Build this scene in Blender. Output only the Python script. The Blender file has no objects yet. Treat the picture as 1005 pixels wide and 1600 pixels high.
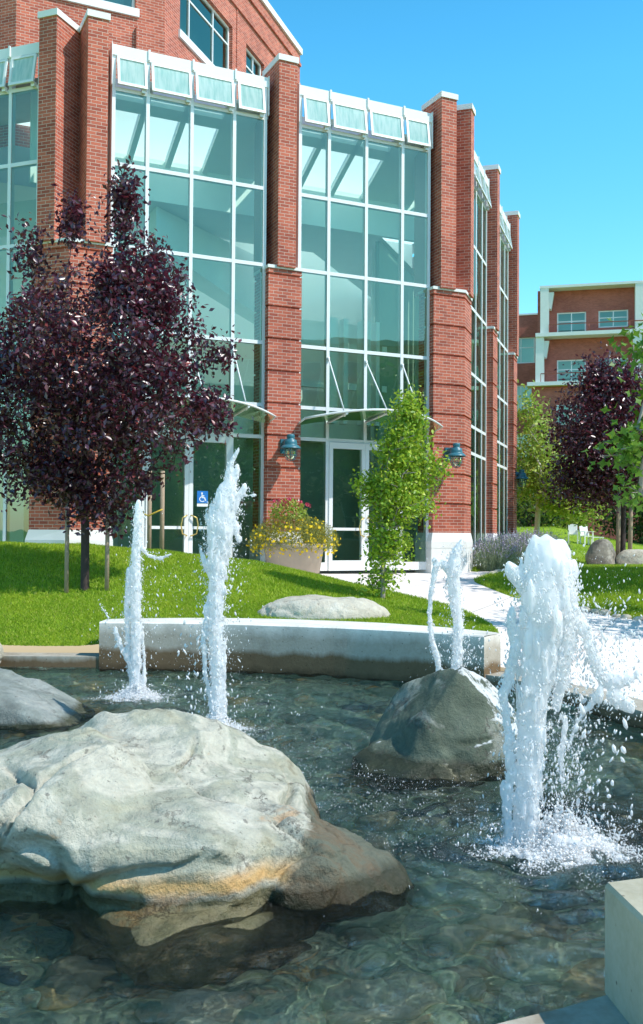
import bpy, bmesh, math, random
import numpy as np
from mathutils import Vector, Matrix, noise
from mathutils.geometry import delaunay_2d_cdt

S = bpy.context.scene
COL = S.collection
R = math.radians
rng = random.Random(7)

# ------------------------------------------------------------------ camera
F = 1541.0
cam_d = bpy.data.cameras.new('camera'); cam = bpy.data.objects.new('camera', cam_d); COL.objects.link(cam)
EYE = 1.62
cam_d.sensor_fit = 'VERTICAL'; cam_d.sensor_height = 36.0; cam_d.lens = 36.0*F/1600.0
cam_d.clip_start = 0.05; cam_d.clip_end = 3000
CROT = (Matrix.Rotation(R(90+1.254), 3, 'X') @ Matrix.Rotation(R(0.4056), 3, 'Z'))
cam.matrix_world = Matrix.Translation((0, 0, EYE)) @ CROT.to_4x4()
S.camera = cam

def pix(x, y, D):
    v = CROT @ Vector(((x-502.5)/F, (800-y)/F, -1.0))
    v = v*(D/v.y)
    return Vector((v.x, v.y, v.z+EYE))
def pixz(x, y, z):
    v = CROT @ Vector(((x-502.5)/F, (800-y)/F, -1.0))
    v = v*((z-EYE)/v.z)
    return Vector((v.x, v.y, z))

# ------------------------------------------------------------------ render / world
S.render.engine = 'CYCLES'
cy = S.cycles
cy.use_denoising = True
try: cy.denoiser = 'OPENIMAGEDENOISE'
except Exception: pass
cy.max_bounces = 16; cy.transparent_max_bounces = 24; cy.transmission_bounces = 10
cy.diffuse_bounces = 10; cy.glossy_bounces = 4
cy.caustics_reflective = False; cy.caustics_refractive = True
cy.sample_clamp_indirect = 6.0
S.view_settings.view_transform = 'Standard'
try: S.view_settings.look = 'None'
except Exception: pass
S.view_settings.exposure = 0; S.view_settings.gamma = 1

SUN_AZ, SUN_EL = -23.0, 50.0      # azimuth counted from +X towards +Y
w = bpy.data.worlds.new('World'); S.world = w; w.use_nodes = True
nt = w.node_tree; nt.nodes.clear()
sky = nt.nodes.new('ShaderNodeTexSky'); sky.sky_type = 'NISHITA'; sky.sun_disc = False
sky.sun_elevation = R(SUN_EL); sky.sun_rotation = R(90-SUN_AZ)
sky.air_density = 1.0; sky.dust_density = 0.3; sky.ozone_density = 2.0
hs = nt.nodes.new('ShaderNodeHueSaturation'); hs.inputs['Hue'].default_value = .479
hs.inputs['Saturation'].default_value = 1.37; hs.inputs['Value'].default_value = 2.05
bg = nt.nodes.new('ShaderNodeBackground'); bg.inputs['Strength'].default_value = 0.15
wo = nt.nodes.new('ShaderNodeOutputWorld')
# the zenith of a clear sky is darker than its lower part
tcw = nt.nodes.new('ShaderNodeTexCoord'); spw = nt.nodes.new('ShaderNodeSeparateXYZ'); nt.links.new(tcw.outputs['Generated'], spw.inputs[0])
mrw = nt.nodes.new('ShaderNodeMapRange'); nt.links.new(spw.outputs[2], mrw.inputs[0])
for i_, v_ in ((1, .42), (2, .85), (3, 1.0), (4, .55)): mrw.inputs[i_].default_value = v_
mlw = nt.nodes.new('ShaderNodeVectorMath'); mlw.operation = 'SCALE'
nt.links.new(sky.outputs[0], hs.inputs['Color']); nt.links.new(hs.outputs[0], mlw.inputs[0]); nt.links.new(mrw.outputs[0], mlw.inputs['Scale']); nt.links.new(mlw.outputs[0], bg.inputs['Color'])
nt.links.new(bg.outputs[0], wo.inputs['Surface'])
sl = bpy.data.lights.new('sun', 'SUN'); sl.energy = 5.0; sl.angle = R(0.5); sl.color = (1.0, .965, .90)
so = bpy.data.objects.new('sun', sl); COL.objects.link(so)
sd = Vector((math.cos(R(SUN_EL))*math.cos(R(SUN_AZ)), math.cos(R(SUN_EL))*math.sin(R(SUN_AZ)), math.sin(R(SUN_EL))))
so.rotation_euler = sd.to_track_quat('Z', 'Y').to_euler(); so.location = (20, -5, 30)

# ------------------------------------------------------------------ materials
class NT:
    def __init__(s, name):
        s.m = bpy.data.materials.new(name); s.m.use_nodes = True
        s.t = s.m.node_tree; s.t.nodes.clear()
        s.out = s.n('ShaderNodeOutputMaterial')
    def n(s, typ, **kw):
        nd = s.t.nodes.new(typ)
        for k, v in kw.items():
            if k.startswith('_'): setattr(nd, k[1:], v)
            else: nd.inputs[k.replace('__', ' ')].default_value = v
        return nd
    def l(s, a, b): s.t.links.new(a, b)
    def fin(s, sh):
        s.l(sh.outputs[0], s.out.inputs['Surface']); return s.m

def c4(c): return (c[0], c[1], c[2], 1)
def noise_tex(t, scale, detail=6, rough=.6, coord='Object', vec=None, dist=0):
    n = t.n('ShaderNodeTexNoise', Scale=scale, Detail=detail, Roughness=rough, Distortion=dist)
    if vec is None:
        tc = t.n('ShaderNodeTexCoord'); vec = tc.outputs[coord]
    t.l(vec, n.inputs['Vector']); return n
def ramp(t, fac, stops):
    r = t.n('ShaderNodeValToRGB'); e = r.color_ramp.elements
    while len(e) < len(stops): e.new(0.5)
    for i, (p, c) in enumerate(stops): e[i].position = p; e[i].color = c4(c)
    t.l(fac, r.inputs['Fac']); return r
def mixc(t, fac, a, b, mode='MIX'):
    m = t.n('ShaderNodeMix'); m.data_type = 'RGBA'; m.blend_type = mode
    for v, i in ((fac, 0), (a, 6), (b, 7)):
        if hasattr(v, 'links') or hasattr(v, 'is_linked'): t.l(v, m.inputs[i])
        elif i == 0: m.inputs[0].default_value = v
        else: m.inputs[i].default_value = c4(v)
    return m.outputs[2]
def math_n(t, op, a, b=None, clamp=False):
    m = t.n('ShaderNodeMath'); m.operation = op; m.use_clamp = clamp
    for i, v in ((0, a), (1, b)):
        if v is None: continue
        if hasattr(v, 'is_linked'): t.l(v, m.inputs[i])
        else: m.inputs[i].default_value = v
    return m.outputs[0]
def bump(t, h, strength=.3, dist=.02, normal=None):
    b = t.n('ShaderNodeBump', Strength=strength, Distance=dist); t.l(h, b.inputs['Height'])
    if normal is not None: t.l(normal, b.inputs['Normal'])
    return b.outputs[0]
def princ(t, col, rough=.6, spec=.5, nrm=None, metal=0, coat=0):
    p = t.n('ShaderNodeBsdfPrincipled')
    if hasattr(col, 'is_linked'): t.l(col, p.inputs['Base Color'])
    else: p.inputs['Base Color'].default_value = c4(col)
    if hasattr(rough, 'is_linked'): t.l(rough, p.inputs['Roughness'])
    else: p.inputs['Roughness'].default_value = rough
    p.inputs['Specular IOR Level'].default_value = spec
    p.inputs['Metallic'].default_value = metal
    p.inputs['Coat Weight'].default_value = coat
    if nrm is not None: t.l(nrm, p.inputs['Normal'])
    return p
def m_plain(name, col, rough=.6, var=.12, scale=6, spec=.4, metal=0, bmp=0.0, bscale=60):
    t = NT(name)
    n = noise_tex(t, scale)
    c = mixc(t, n.outputs['Fac'], tuple(x*(1-var) for x in col), tuple(min(1, x*(1+var)) for x in col))
    nr = None
    if bmp:
        n2 = noise_tex(t, bscale, 4); nr = bump(t, n2.outputs['Fac'], bmp, .01)
    return t.fin(princ(t, c, rough, spec, nr, metal))
def m_brick(name, bright=1.0, c1=(.52, .140, .085), c2=(.29, .068, .046), mortar=(.56, .41, .34)):
    t = NT(name)
    uv = t.n('ShaderNodeUVMap')
    b = t.n('ShaderNodeTexBrick', Scale=1.0)
    b.inputs['Brick Width'].default_value = .2032; b.inputs['Row Height'].default_value = .0677
    b.inputs['Mortar Size'].default_value = .0058; b.inputs['Mortar Smooth'].default_value = .2
    b.inputs['Bias'].default_value = -.15
    f = lambda c: c4(tuple(x*bright for x in c))
    b.inputs['Color1'].default_value = f(c1); b.inputs['Color2'].default_value = f(c2); b.inputs['Mortar'].default_value = f(mortar)
    t.l(uv.outputs[0], b.inputs['Vector'])
    n = noise_tex(t, .9, 5); n2 = noise_tex(t, 40, 3)
    c = mixc(t, .55, b.outputs['Color'], ramp(t, n.outputs['Fac'], [(.3, (.36, .32, .31)), (.7, (.66, .64, .62))]).outputs[0], 'OVERLAY')
    c = mixc(t, .3, c, ramp(t, n2.outputs['Fac'], [(.3, (.35, .35, .35)), (.7, (.65, .65, .65))]).outputs[0], 'OVERLAY')
    inv = math_n(t, 'SUBTRACT', 1.0, b.outputs['Fac'])
    return t.fin(princ(t, c, .85, .25, bump(t, inv, .6, .008)))
def m_glass(name, tint=(.50, .80, .74), refl=.10, rough=.0):
    t = NT(name)
    n = noise_tex(t, .7, 2); nr = bump(t, n.outputs['Fac'], .03, .15)
    tr = t.n('ShaderNodeBsdfTransparent', Color=c4(tint))
    gl = t.n('ShaderNodeBsdfGlossy', Color=(.80, 1.0, .74, 1), Roughness=rough); t.l(nr, gl.inputs['Normal'])
    fr = t.n('ShaderNodeFresnel', IOR=1.52)
    fac = math_n(t, 'ADD', math_n(t, 'MULTIPLY', fr.outputs[0], .9), refl, True)
    mx = t.n('ShaderNodeMixShader'); t.l(fac, mx.inputs[0]); t.l(tr.outputs[0], mx.inputs[1]); t.l(gl.outputs[0], mx.inputs[2])
    return t.fin(mx)
def m_leaf(name, stops, rough=.4, trans=.3, tcol=(.3, .6, .05), spec=.5):
    t = NT(name)
    g = t.n('ShaderNodeNewGeometry')
    c = ramp(t, g.outputs['Random Per Island'], stops).outputs[0]
    p = princ(t, c, rough, spec)
    tl = t.n('ShaderNodeBsdfTranslucent')
    t.l(mixc(t, .6, c, tcol), tl.inputs['Color'])
    mx = t.n('ShaderNodeMixShader', Fac=trans); t.l(p.outputs[0], mx.inputs[1]); t.l(tl.outputs[0], mx.inputs[2])
    return t.fin(mx)
def m_concrete(name, wet=None, mul=None):
    t = NT(name)
    n = noise_tex(t, 2.5, 8, .65); n2 = noise_tex(t, 35, 4); v = t.n('ShaderNodeTexVoronoi', Scale=14.0)
    tc = t.n('ShaderNodeTexCoord'); t.l(tc.outputs['Object'], v.inputs['Vector'])
    c = ramp(t, n.outputs['Fac'], [(.25, (.58, .56, .50)), (.5, (.77, .75, .68)), (.75, (.88, .86, .80))]).outputs[0]
    c = mixc(t, .35, c, ramp(t, n2.outputs['Fac'], [(.35, (.3, .3, .3)), (.65, (.7, .7, .7))]).outputs[0], 'OVERLAY')
    pit = ramp(t, v.outputs['Distance'], [(.06, (.25, .24, .22)), (.11, (1, 1, 1))]).outputs[0]
    c = mixc(t, .8, c, pit, 'MULTIPLY')
    if mul: c = mixc(t, 1.0, c, mul, 'MULTIPLY')
    rough = .8
    if wet is not None:
        ge = t.n('ShaderNodeNewGeometry'); sp = t.n('ShaderNodeSeparateXYZ'); t.l(ge.outputs['Position'], sp.inputs[0])
        mp = t.n('ShaderNodeMapping'); mp.inputs['Scale'].default_value = (1.2, 1.2, .35); t.l(ge.outputs['Position'], mp.inputs['Vector'])
        nn = noise_tex(t, 1.0, 6, .7, vec=mp.outputs[0])
        h = math_n(t, 'ADD', math_n(t, 'ADD', sp.outputs[2], wet), math_n(t, 'MULTIPLY', math_n(t, 'SUBTRACT', nn.outputs['Fac'], .5), .30))
        mr = t.n('ShaderNodeMapRange'); mr.inputs[1].default_value = .20; mr.inputs[2].default_value = .27; t.l(h, mr.inputs[0])
        c = mixc(t, mr.outputs[0], mixc(t, .9, c, (.33, .21, .10), 'MULTIPLY'), c)
        mr2 = t.n('ShaderNodeMapRange'); mr2.inputs[1].default_value = .40; mr2.inputs[2].default_value = .56; t.l(h, mr2.inputs[0])
        c = mixc(t, mr2.outputs[0], mixc(t, .85, c, (.46, .42, .36), 'MULTIPLY'), c)
        mr3 = t.n('ShaderNodeMapRange'); mr3.inputs[1].default_value = .0; mr3.inputs[2].default_value = .08; t.l(h, mr3.inputs[0])
        c = mixc(t, mr3.outputs[0], mixc(t, .8, c, (.4, .4, .36), 'MULTIPLY'), c)
    return t.fin(princ(t, c, rough, .3, bump(t, n2.outputs['Fac'], .25, .01)))
def m_rock(name, stops, bands=True, ochre=False, shelf=False, wetline=.06, scale=1.6, lit_top=0.0):
    t = NT(name)
    ge = t.n('ShaderNodeNewGeometry'); sp = t.n('ShaderNodeSeparateXYZ'); t.l(ge.outputs['Position'], sp.inputs[0])
    mp = t.n('ShaderNodeMapping'); mp.inputs['Scale'].default_value = (1, 1.2, 2.6); mp.inputs['Rotation'].default_value = (.35, .3, .2)
    t.l(ge.outputs['Position'], mp.inputs['Vector'])
    n = noise_tex(t, scale, 9, .62, vec=mp.outputs[0], dist=.6)
    n2 = noise_tex(t, 9, 8, .7, vec=ge.outputs['Position']); n3 = noise_tex(t, 60, 4, .6, vec=ge.outputs['Position'])
    n4 = noise_tex(t, 2.2, 6, .6, vec=ge.outputs['Position'], dist=1.2)
    c = ramp(t, n.outputs['Fac'], stops).outputs[0]
    c = mixc(t, .5, c, ramp(t, n2.outputs['Fac'], [(.3, (.32, .31, .3)), (.55, (.55, .55, .54)), (.75, (.74, .74, .73))]).outputs[0], 'OVERLAY')
    # pale mineral patches and dark flecks
    pale = ramp(t, n4.outputs['Fac'], [(.56, (0, 0, 0)), (.64, (1, 1, 1))]).outputs[0]
    c = mixc(t, math_n(t, 'MULTIPLY', pale, .30), c, (.66, .64, .56))
    n5 = noise_tex(t, 26, 3, .6, vec=ge.outputs['Position'])
    fl = ramp(t, n5.outputs['Fac'], [(.30, (1, 1, 1)), (.35, (0, 0, 0))]).outputs[0]
    c = mixc(t, math_n(t, 'MULTIPLY', fl, .6), c, (.10, .09, .08))
    # hairline cracks
    v = t.n('ShaderNodeTexVoronoi', Scale=1.5); v.feature = 'DISTANCE_TO_EDGE'
    vm = t.n('ShaderNodeVectorMath'); vm.operation = 'ADD'
    vs = t.n('ShaderNodeVectorMath'); vs.operation = 'SCALE'; vs.inputs['Scale'].default_value = .5
    t.l(n2.outputs['Color'], vs.inputs[0]); t.l(ge.outputs['Position'], vm.inputs[0]); t.l(vs.outputs[0], vm.inputs[1]); t.l(vm.outputs[0], v.inputs['Vector'])
    crk = ramp(t, v.outputs['Distance'], [(.0, (1, 1, 1)), (.022, (0, 0, 0))]).outputs[0]
    crk = math_n(t, 'MULTIPLY', crk, ramp(t, n4.outputs['Fac'], [(.45, (0, 0, 0)), (.6, (1, 1, 1))]).outputs[0])
    c = mixc(t, math_n(t, 'MULTIPLY', crk, .85), c, (.13, .11, .09))
    h = math_n(t, 'ADD', sp.outputs[2], math_n(t, 'MULTIPLY', math_n(t, 'SUBTRACT', n4.outputs['Fac'], .5), .10))
    def step(lo, hi):
        m = t.n('ShaderNodeMapRange'); m.inputs[1].default_value = lo; m.inputs[2].default_value = hi; t.l(h, m.inputs[0]); return m.outputs[0]
    if lit_top:  # sunlight on upper right faces, put into the colour as white
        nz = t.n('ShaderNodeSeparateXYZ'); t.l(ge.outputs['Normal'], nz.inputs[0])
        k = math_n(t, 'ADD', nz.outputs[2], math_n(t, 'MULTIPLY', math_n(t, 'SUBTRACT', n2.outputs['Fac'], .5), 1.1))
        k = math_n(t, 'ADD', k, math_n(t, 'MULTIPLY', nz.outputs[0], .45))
        m = t.n('ShaderNodeMapRange'); m.inputs[1].default_value = lit_top; m.inputs[2].default_value = lit_top+.12; t.l(k, m.inputs[0])
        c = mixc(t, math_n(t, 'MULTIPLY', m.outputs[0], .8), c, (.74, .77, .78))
    if ochre:
        band = math_n(t, 'MULTIPLY', step(wetline+.0, wetline+.03), math_n(t, 'SUBTRACT', 1.0, step(wetline+.05, wetline+.11)))
        c = mixc(t, math_n(t, 'MULTIPLY', band, .8), c, (.66, .40, .14))
    if shelf:      # low right hand shelf is permanently wet
        k = math_n(t, 'ADD', math_n(t, 'SUBTRACT', sp.outputs[0], math_n(t, 'MULTIPLY', sp.outputs[2], .75)), math_n(t, 'MULTIPLY', math_n(t, 'SUBTRACT', n2.outputs['Fac'], .5), .22))
        m = t.n('ShaderNodeMapRange'); m.inputs[1].default_value = -.26; m.inputs[2].default_value = -.20; t.l(k, m.inputs[0])
        c = mixc(t, m.outputs[0], c, ramp(t, n4.outputs['Fac'], [(.35, (.085, .095, .065)), (.5, (.135, .145, .105)), (.6, (.15, .115, .07)), (.72, (.17, .19, .15))]).outputs[0])
    wet = step(wetline-.02, wetline+.015)
    c = mixc(t, wet, mixc(t, .95, c, (.30, .27, .16), 'MULTIPLY'), c)
    rg = t.n('ShaderNodeMapRange'); rg.inputs[3].default_value = .22; rg.inputs[4].default_value = .75; t.l(wet, rg.inputs[0])
    nr = bump(t, n3.outputs['Fac'], .5, .010, bump(t, n2.outputs['Fac'], .8, .045, bump(t, math_n(t, 'SUBTRACT', 1.0, crk), .5, .01)))
    return t.fin(princ(t, c, rg.outputs[0], .4, nr))

M = {}
M['brick'] = m_brick('red_brick')
M['brick_far'] = m_brick('red_brick_far', 1.0, (.44, .13, .10), (.33, .09, .07), (.42, .21, .18))
M['brick_tan'] = m_brick('tan_brick', 1.5, (.52, .35, .19), (.46, .30, .16), (.5, .42, .32))
M['stone'] = m_plain('white_limestone', (.76, .75, .72), .75, .08, 4, bmp=.15)
M['white_metal'] = m_plain('white_painted_metal', (.78, .79, .78), .4, .04, 3)
M['grey_metal'] = m_plain('aged_grey_metal', (.42, .36, .30), .5, .1, 3)
M['glass'] = m_glass('teal_window_glass', (.74, 1.0, .88), .10)
M['glass_dark'] = m_glass('far_window_glass', (.35, .55, .58), .14)
M['canopy_glass'] = m_glass('frosted_canopy_glass', (.72, .82, .76), .10, .15)
M['white_wall'] = m_plain('white_plaster', (.86, .88, .86), .8, .05, 2)
M['ceil'] = m_plain('ceiling_board', (.86, .88, .87), .85, .05, 2)
M['floor_in'] = m_plain('interior_carpet', (.30, .30, .28), .8, .1, 8)
M['roof'] = m_plain('roof_membrane', (.5, .5, .48), .8, .1, 4)
t = NT('translucent_skylight')
tl = t.n('ShaderNodeBsdfTranslucent', Color=(.95, .95, .95, 1)); df = t.n('ShaderNodeBsdfDiffuse', Color=(.9, .9, .9, 1))
mx = t.n('ShaderNodeMixShader', Fac=.8); t.l(df.outputs[0], mx.inputs[1]); t.l(tl.outputs[0], mx.inputs[2])
M['skylight'] = t.fin(mx)
t = NT('sky_bright_vent_glass')
tc = t.n('ShaderNodeTexCoord'); mp = t.n('ShaderNodeMapping'); mp.inputs['Scale'].default_value = (14, 14, .6); t.l(tc.outputs['Object'], mp.inputs['Vector'])
n = noise_tex(t, 1.0, 4, .6, vec=mp.outputs[0])
c = ramp(t, n.outputs['Fac'], [(.35, (.42, .72, .66)), (.6, (.66, .88, .82))]).outputs[0]  # pale streaks stand in for bright sky seen through the vents
df = t.n('ShaderNodeBsdfDiffuse'); t.l(c, df.inputs['Color']); tl = t.n('ShaderNodeBsdfTranslucent'); t.l(c, tl.inputs['Color'])
mx = t.n('ShaderNodeMixShader', Fac=.45); t.l(df.outputs[0], mx.inputs[1]); t.l(tl.outputs[0], mx.inputs[2])
gl = t.n('ShaderNodeBsdfGlossy', Roughness=.08); fr = t.n('ShaderNodeFresnel', IOR=1.5)
mx2 = t.n('ShaderNodeMixShader'); t.l(fr.outputs[0], mx2.inputs[0]); t.l(mx.outputs[0], mx2.inputs[1]); t.l(gl.outputs[0], mx2.inputs[2])
M['vent_glass'] = t.fin(mx2)
M['concrete'] = m_concrete('pitted_concrete')
M['concrete_wet'] = m_concrete('stained_concrete', 0.0); M['concrete_coping'] = m_concrete('coping_concrete', .13)
M['teal_metal'] = m_plain('weathered_teal_enamel', (.035, .16, .21), .4, .35, 9, .5)
M['lamp_glass'] = m_glass('clear_lamp_glass', (.85, .88, .86), .12)
M['wood_stake'] = m_plain('weathered_wood', (.36, .27, .19), .85, .3, 14, bmp=.3)
M['bark_dark'] = m_plain('dark_bark', (.060, .042, .038), .9, .4, 16, bmp=.5, bscale=40)
M['bark_grey'] = m_plain('pale_bark', (.34, .30, .26), .9, .3, 12, bmp=.4, bscale=40)
M['bark_white'] = m_plain('white_bark', (.62, .58, .52), .9, .2, 12, bmp=.3, bscale=40)
M['yellow'] = m_plain('yellow_strap', (.70, .47, .06), .5)
M['brass'] = m_plain('brass', (.70, .52, .18), .35, .1, 5, metal=.7)
M['sign_blue'] = m_plain('blue_sticker', (.02, .18, .55), .4)
M['sign_white'] = m_plain('white_sticker', (.85, .87, .88), .4)
M['pot'] = m_plain('warm_concrete_pot', (.42, .35, .28), .8, .15, 7, bmp=.25)
M['white_plastic'] = m_plain('white_painted_wood', (.80, .78, .72), .5, .05)
M['red_rail'] = m_plain('red_painted_rail', (.33, .09, .06), .5)
M['black'] = m_plain('dark_interior', (.03, .035, .04), .8)

# water spray
t = NT('white_water')
tc = t.n('ShaderNodeTexCoord'); mp = t.n('ShaderNodeMapping'); mp.inputs['Scale'].default_value = (55, 55, 11); t.l(tc.outputs['Object'], mp.inputs['Vector'])
n6 = noise_tex(t, 1.0, 4, .7, vec=mp.outputs[0])
p = princ(t, (1, 1, 1), .3, .5, bump(t, n6.outputs['Fac'], .32, .010)); p.inputs['Subsurface Weight'].default_value = .8; p.inputs['Subsurface Radius'].default_value = (.04, .04, .04); p.inputs['Subsurface Scale'].default_value = 1.0
tl = t.n('ShaderNodeBsdfTranslucent', Color=(1, 1, 1, 1))
mx = t.n('ShaderNodeMixShader', Fac=.45); t.l(p.outputs[0], mx.inputs[1]); t.l(tl.outputs[0], mx.inputs[2])
M['spray'] = t.fin(mx)
t = NT('fine_spray')
df = t.n('ShaderNodeBsdfDiffuse', Color=(1, 1, 1, 1)); tl = t.n('ShaderNodeBsdfTranslucent', Color=(1, 1, 1, 1))
mx = t.n('ShaderNodeMixShader', Fac=.5); t.l(df.outputs[0], mx.inputs[1]); t.l(tl.outputs[0], mx.inputs[2])
gl = t.n('ShaderNodeBsdfGlossy', Roughness=.1); mx2 = t.n('ShaderNodeMixShader', Fac=.06); t.l(mx.outputs[0], mx2.inputs[1]); t.l(gl.outputs[0], mx2.inputs[2])
M['mist'] = t.fin(mx2)

# pool water: smooth refraction through the real ripples (sun caustics reach the bed), rippled reflection
t = NT('pool_water')
ge = t.n('ShaderNodeNewGeometry')
na = noise_tex(t, 6, 6, .65, vec=ge.outputs['Position'], dist=1.2); nb = noise_tex(t, 28, 5, .65, vec=ge.outputs['Position'], dist=1.4)
hh = math_n(t, 'ADD', na.outputs['Fac'], math_n(t, 'MULTIPLY', nb.outputs['Fac'], .45))
nr = bump(t, hh, 1.0, .10)
rf = t.n('ShaderNodeBsdfRefraction', Color=(.92, 1.0, .965, 1), Roughness=.0, IOR=1.33)
gl = t.n('ShaderNodeBsdfGlossy', Color=(1, 1, 1, 1), Roughness=.10); t.l(nr, gl.inputs['Normal'])
fr = t.n('ShaderNodeFresnel', IOR=1.33); t.l(nr, fr.inputs['Normal'])
tr = t.n('ShaderNodeBsdfTransparent', Color=(.92, 1.0, .965, 1)); m1 = t.n('ShaderNodeMixShader', Fac=.60); t.l(tr.outputs[0], m1.inputs[1]); t.l(rf.outputs[0], m1.inputs[2])
m2 = t.n('ShaderNodeMixShader'); t.l(fr.outputs[0], m2.inputs[0]); t.l(m1.outputs[0], m2.inputs[1]); t.l(gl.outputs[0], m2.inputs[2])
M['water'] = t.fin(m2)

# submerged stones
t = NT('submerged_stones')
ge = t.n('ShaderNodeNewGeometry')
c = ramp(t, ge.outputs['Random Per Island'], [(0, (.26, .40, .32)), (.22, (.56, .76, .58)), (.45, (.80, .90, .62)), (.58, (.16, .26, .27)), (.74, (.88, .58, .24)), (.84, (.92, .90, .70)), (.92, (.08, .13, .20)), (1, (.62, .76, .62))]).outputs[0]
n = noise_tex(t, 9, 6, .7, vec=ge.outputs['Position'])
c = mixc(t, .6, c, ramp(t, n.outputs['Fac'], [(.3, (.3, .3, .3)), (.7, (.72, .72, .7))]).outputs[0], 'OVERLAY')
M['bed_stone'] = t.fin(princ(t, c, .8, .3, bump(t, n.outputs['Fac'], .4, .02)))
t = NT('pool_bed')
ge = t.n('ShaderNodeNewGeometry'); n = noise_tex(t, 4.5, 8, .7, vec=ge.outputs['Position'], dist=1.5); n2 = noise_tex(t, 16, 6, .7, vec=ge.outputs['Position'], dist=.8)
c = ramp(t, n.outputs['Fac'], [(.28, (.10, .15, .18)), (.40, (.36, .50, .40)), (.50, (.70, .82, .58)), (.57, (.26, .38, .34)), (.63, (.80, .52, .20)), (.70, (.76, .82, .64)), (.8, (.16, .24, .24))]).outputs[0]
c = mixc(t, .7, c, ramp(t, n2.outputs['Fac'], [(.3, (.25, .25, .25)), (.7, (.75, .75, .75))]).outputs[0], 'OVERLAY')
M['bed'] = t.fin(princ(t, c, .9, .2))

# paving: exposed-aggregate concrete with joints
t = NT('aggregate_paving')
ge = t.n('ShaderNodeNewGeometry')
n = noise_tex(t, 1.2, 6, .6, vec=ge.outputs['Position']); n2 = noise_tex(t, 55, 3, .6, vec=ge.outputs['Position'])
c = ramp(t, n.outputs['Fac'], [(.3, (.74, .67, .63)), (.7, (.88, .81, .77))]).outputs[0]
c = mixc(t, .55, c, ramp(t, n2.outputs['Fac'], [(.35, (.28, .27, .27)), (.65, (.74, .74, .74))]).outputs[0], 'OVERLAY')
mp = t.n('ShaderNodeMapping'); mp.inputs['Rotation'].default_value = (0, 0, R(24)); t.l(ge.outputs['Position'], mp.inputs['Vector'])
b = t.n('ShaderNodeTexBrick', Scale=1.0); b.offset = 0
b.inputs['Brick Width'].default_value = 1.9; b.inputs['Row Height'].default_value = 1.9; b.inputs['Mortar Size'].default_value = .012
t.l(mp.outputs[0], b.inputs['Vector'])
c = mixc(t, math_n(t, 'MULTIPLY', b.outputs['Fac'], .55), c, (.2, .18, .16))
M['paving'] = t.fin(princ(t, c, .85, .25, bump(t, n2.outputs['Fac'], .3, .008)))

# lawn soil + blades
t = NT('lawn_turf')
ge = t.n('ShaderNodeNewGeometry')
n = noise_tex(t, .8, 6, .6, vec=ge.outputs['Position']); n2 = noise_tex(t, 45, 4, .7, vec=ge.outputs['Position'])
c = ramp(t, n.outputs['Fac'], [(.3, (.19, .30, .022)), (.7, (.28, .40, .035))]).outputs[0]
c = mixc(t, .8, c, ramp(t, n2.outputs['Fac'], [(.3, (.25, .25, .25)), (.7, (.72, .72, .72))]).outputs[0], 'OVERLAY')
M['turf'] = t.fin(princ(t, c, .9, .15, bump(t, n2.outputs['Fac'], .8, .03)))
t = NT('grass_blade')
g = t.n('ShaderNodeNewGeometry')
c = ramp(t, g.outputs['Random Per Island'], [(0, (.20, .31, .018)), (.5, (.31, .44, .028)), (.85, (.42, .53, .045)), (1, (.56, .51, .16))]).outputs[0]
n = noise_tex(t, 1.1, 5, .65, vec=g.outputs['Position']); n2 = noise_tex(t, 6, 4, .6, vec=g.outputs['Position'])
c = mixc(t, .75, c, ramp(t, n.outputs['Fac'], [(.3, (.34, .40, .34)), (.5, (.5, .5, .5)), (.7, (.66, .58, .50))]).outputs[0], 'OVERLAY')
c = mixc(t, .5, c, ramp(t, n2.outputs['Fac'], [(.3, (.34, .38, .36)), (.7, (.64, .62, .60))]).outputs[0], 'OVERLAY')
p = princ(t, c, .55, .25); tl = t.n('ShaderNodeBsdfTranslucent'); t.l(mixc(t, .5, c, (.42, .62, .04)), tl.inputs['Color'])
mx = t.n('ShaderNodeMixShader', Fac=.4); t.l(p.outputs[0], mx.inputs[1]); t.l(tl.outputs[0], mx.inputs[2]); M['blade'] = t.fin(mx)
M['purple_leaf'] = m_leaf('purple_plum_leaf', [(0, (.020, .006, .014)), (.45, (.052, .013, .028)), (.78, (.095, .024, .045)), (.93, (.18, .07, .10)), (1, (.28, .05, .035))], .32, .22, (.32, .03, .07), .9)
M['green_leaf'] = m_leaf('bright_green_leaf', [(0, (.11, .24, .02)), (.35, (.24, .41, .03)), (.75, (.42, .56, .05)), (1, (.62, .64, .10))], .42, .38, (.45, .6, .05), .4)
M['pale_leaf'] = m_leaf('soft_green_leaf', [(0, (.20, .33, .04)), (.5, (.33, .46, .06)), (.85, (.44, .53, .10)), (1, (.56, .52, .16))], .45, .35, (.4, .5, .08), .35)
M['maple_leaf'] = m_leaf('maple_leaf', [(0, (.055, .15, .02)), (.5, (.095, .22, .025)), (1, (.17, .30, .04))], .42, .35, (.3, .5, .04), .4)
M['dark_leaf'] = m_leaf('dark_tree_leaf', [(0, (.03, .06, .02)), (1, (.07, .12, .03))], .5, .25, (.2, .3, .04), .3)
M['lavender_leaf'] = m_leaf('lavender_leaf', [(0, (.22, .29, .15)), (1, (.42, .46, .32))], .7, .25, (.3, .4, .2), .2)
M['lavender_flower'] = m_leaf('lavender_flower', [(0, (.34, .30, .40)), (1, (.55, .50, .60))], .7, .25, (.4, .3, .6), .2)
M['flower_stem'] = m_leaf('planter_foliage', [(0, (.13, .17, .035)), (.6, (.26, .27, .07)), (1, (.38, .36, .12))], .6, .3, (.4, .45, .08), .2)
M['flower_yellow'] = m_leaf('yellow_flower', [(0, (.80, .55, .01)), (1, (.85, .66, .03))], .6, .3, (.8, .6, .02), .2)
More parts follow.
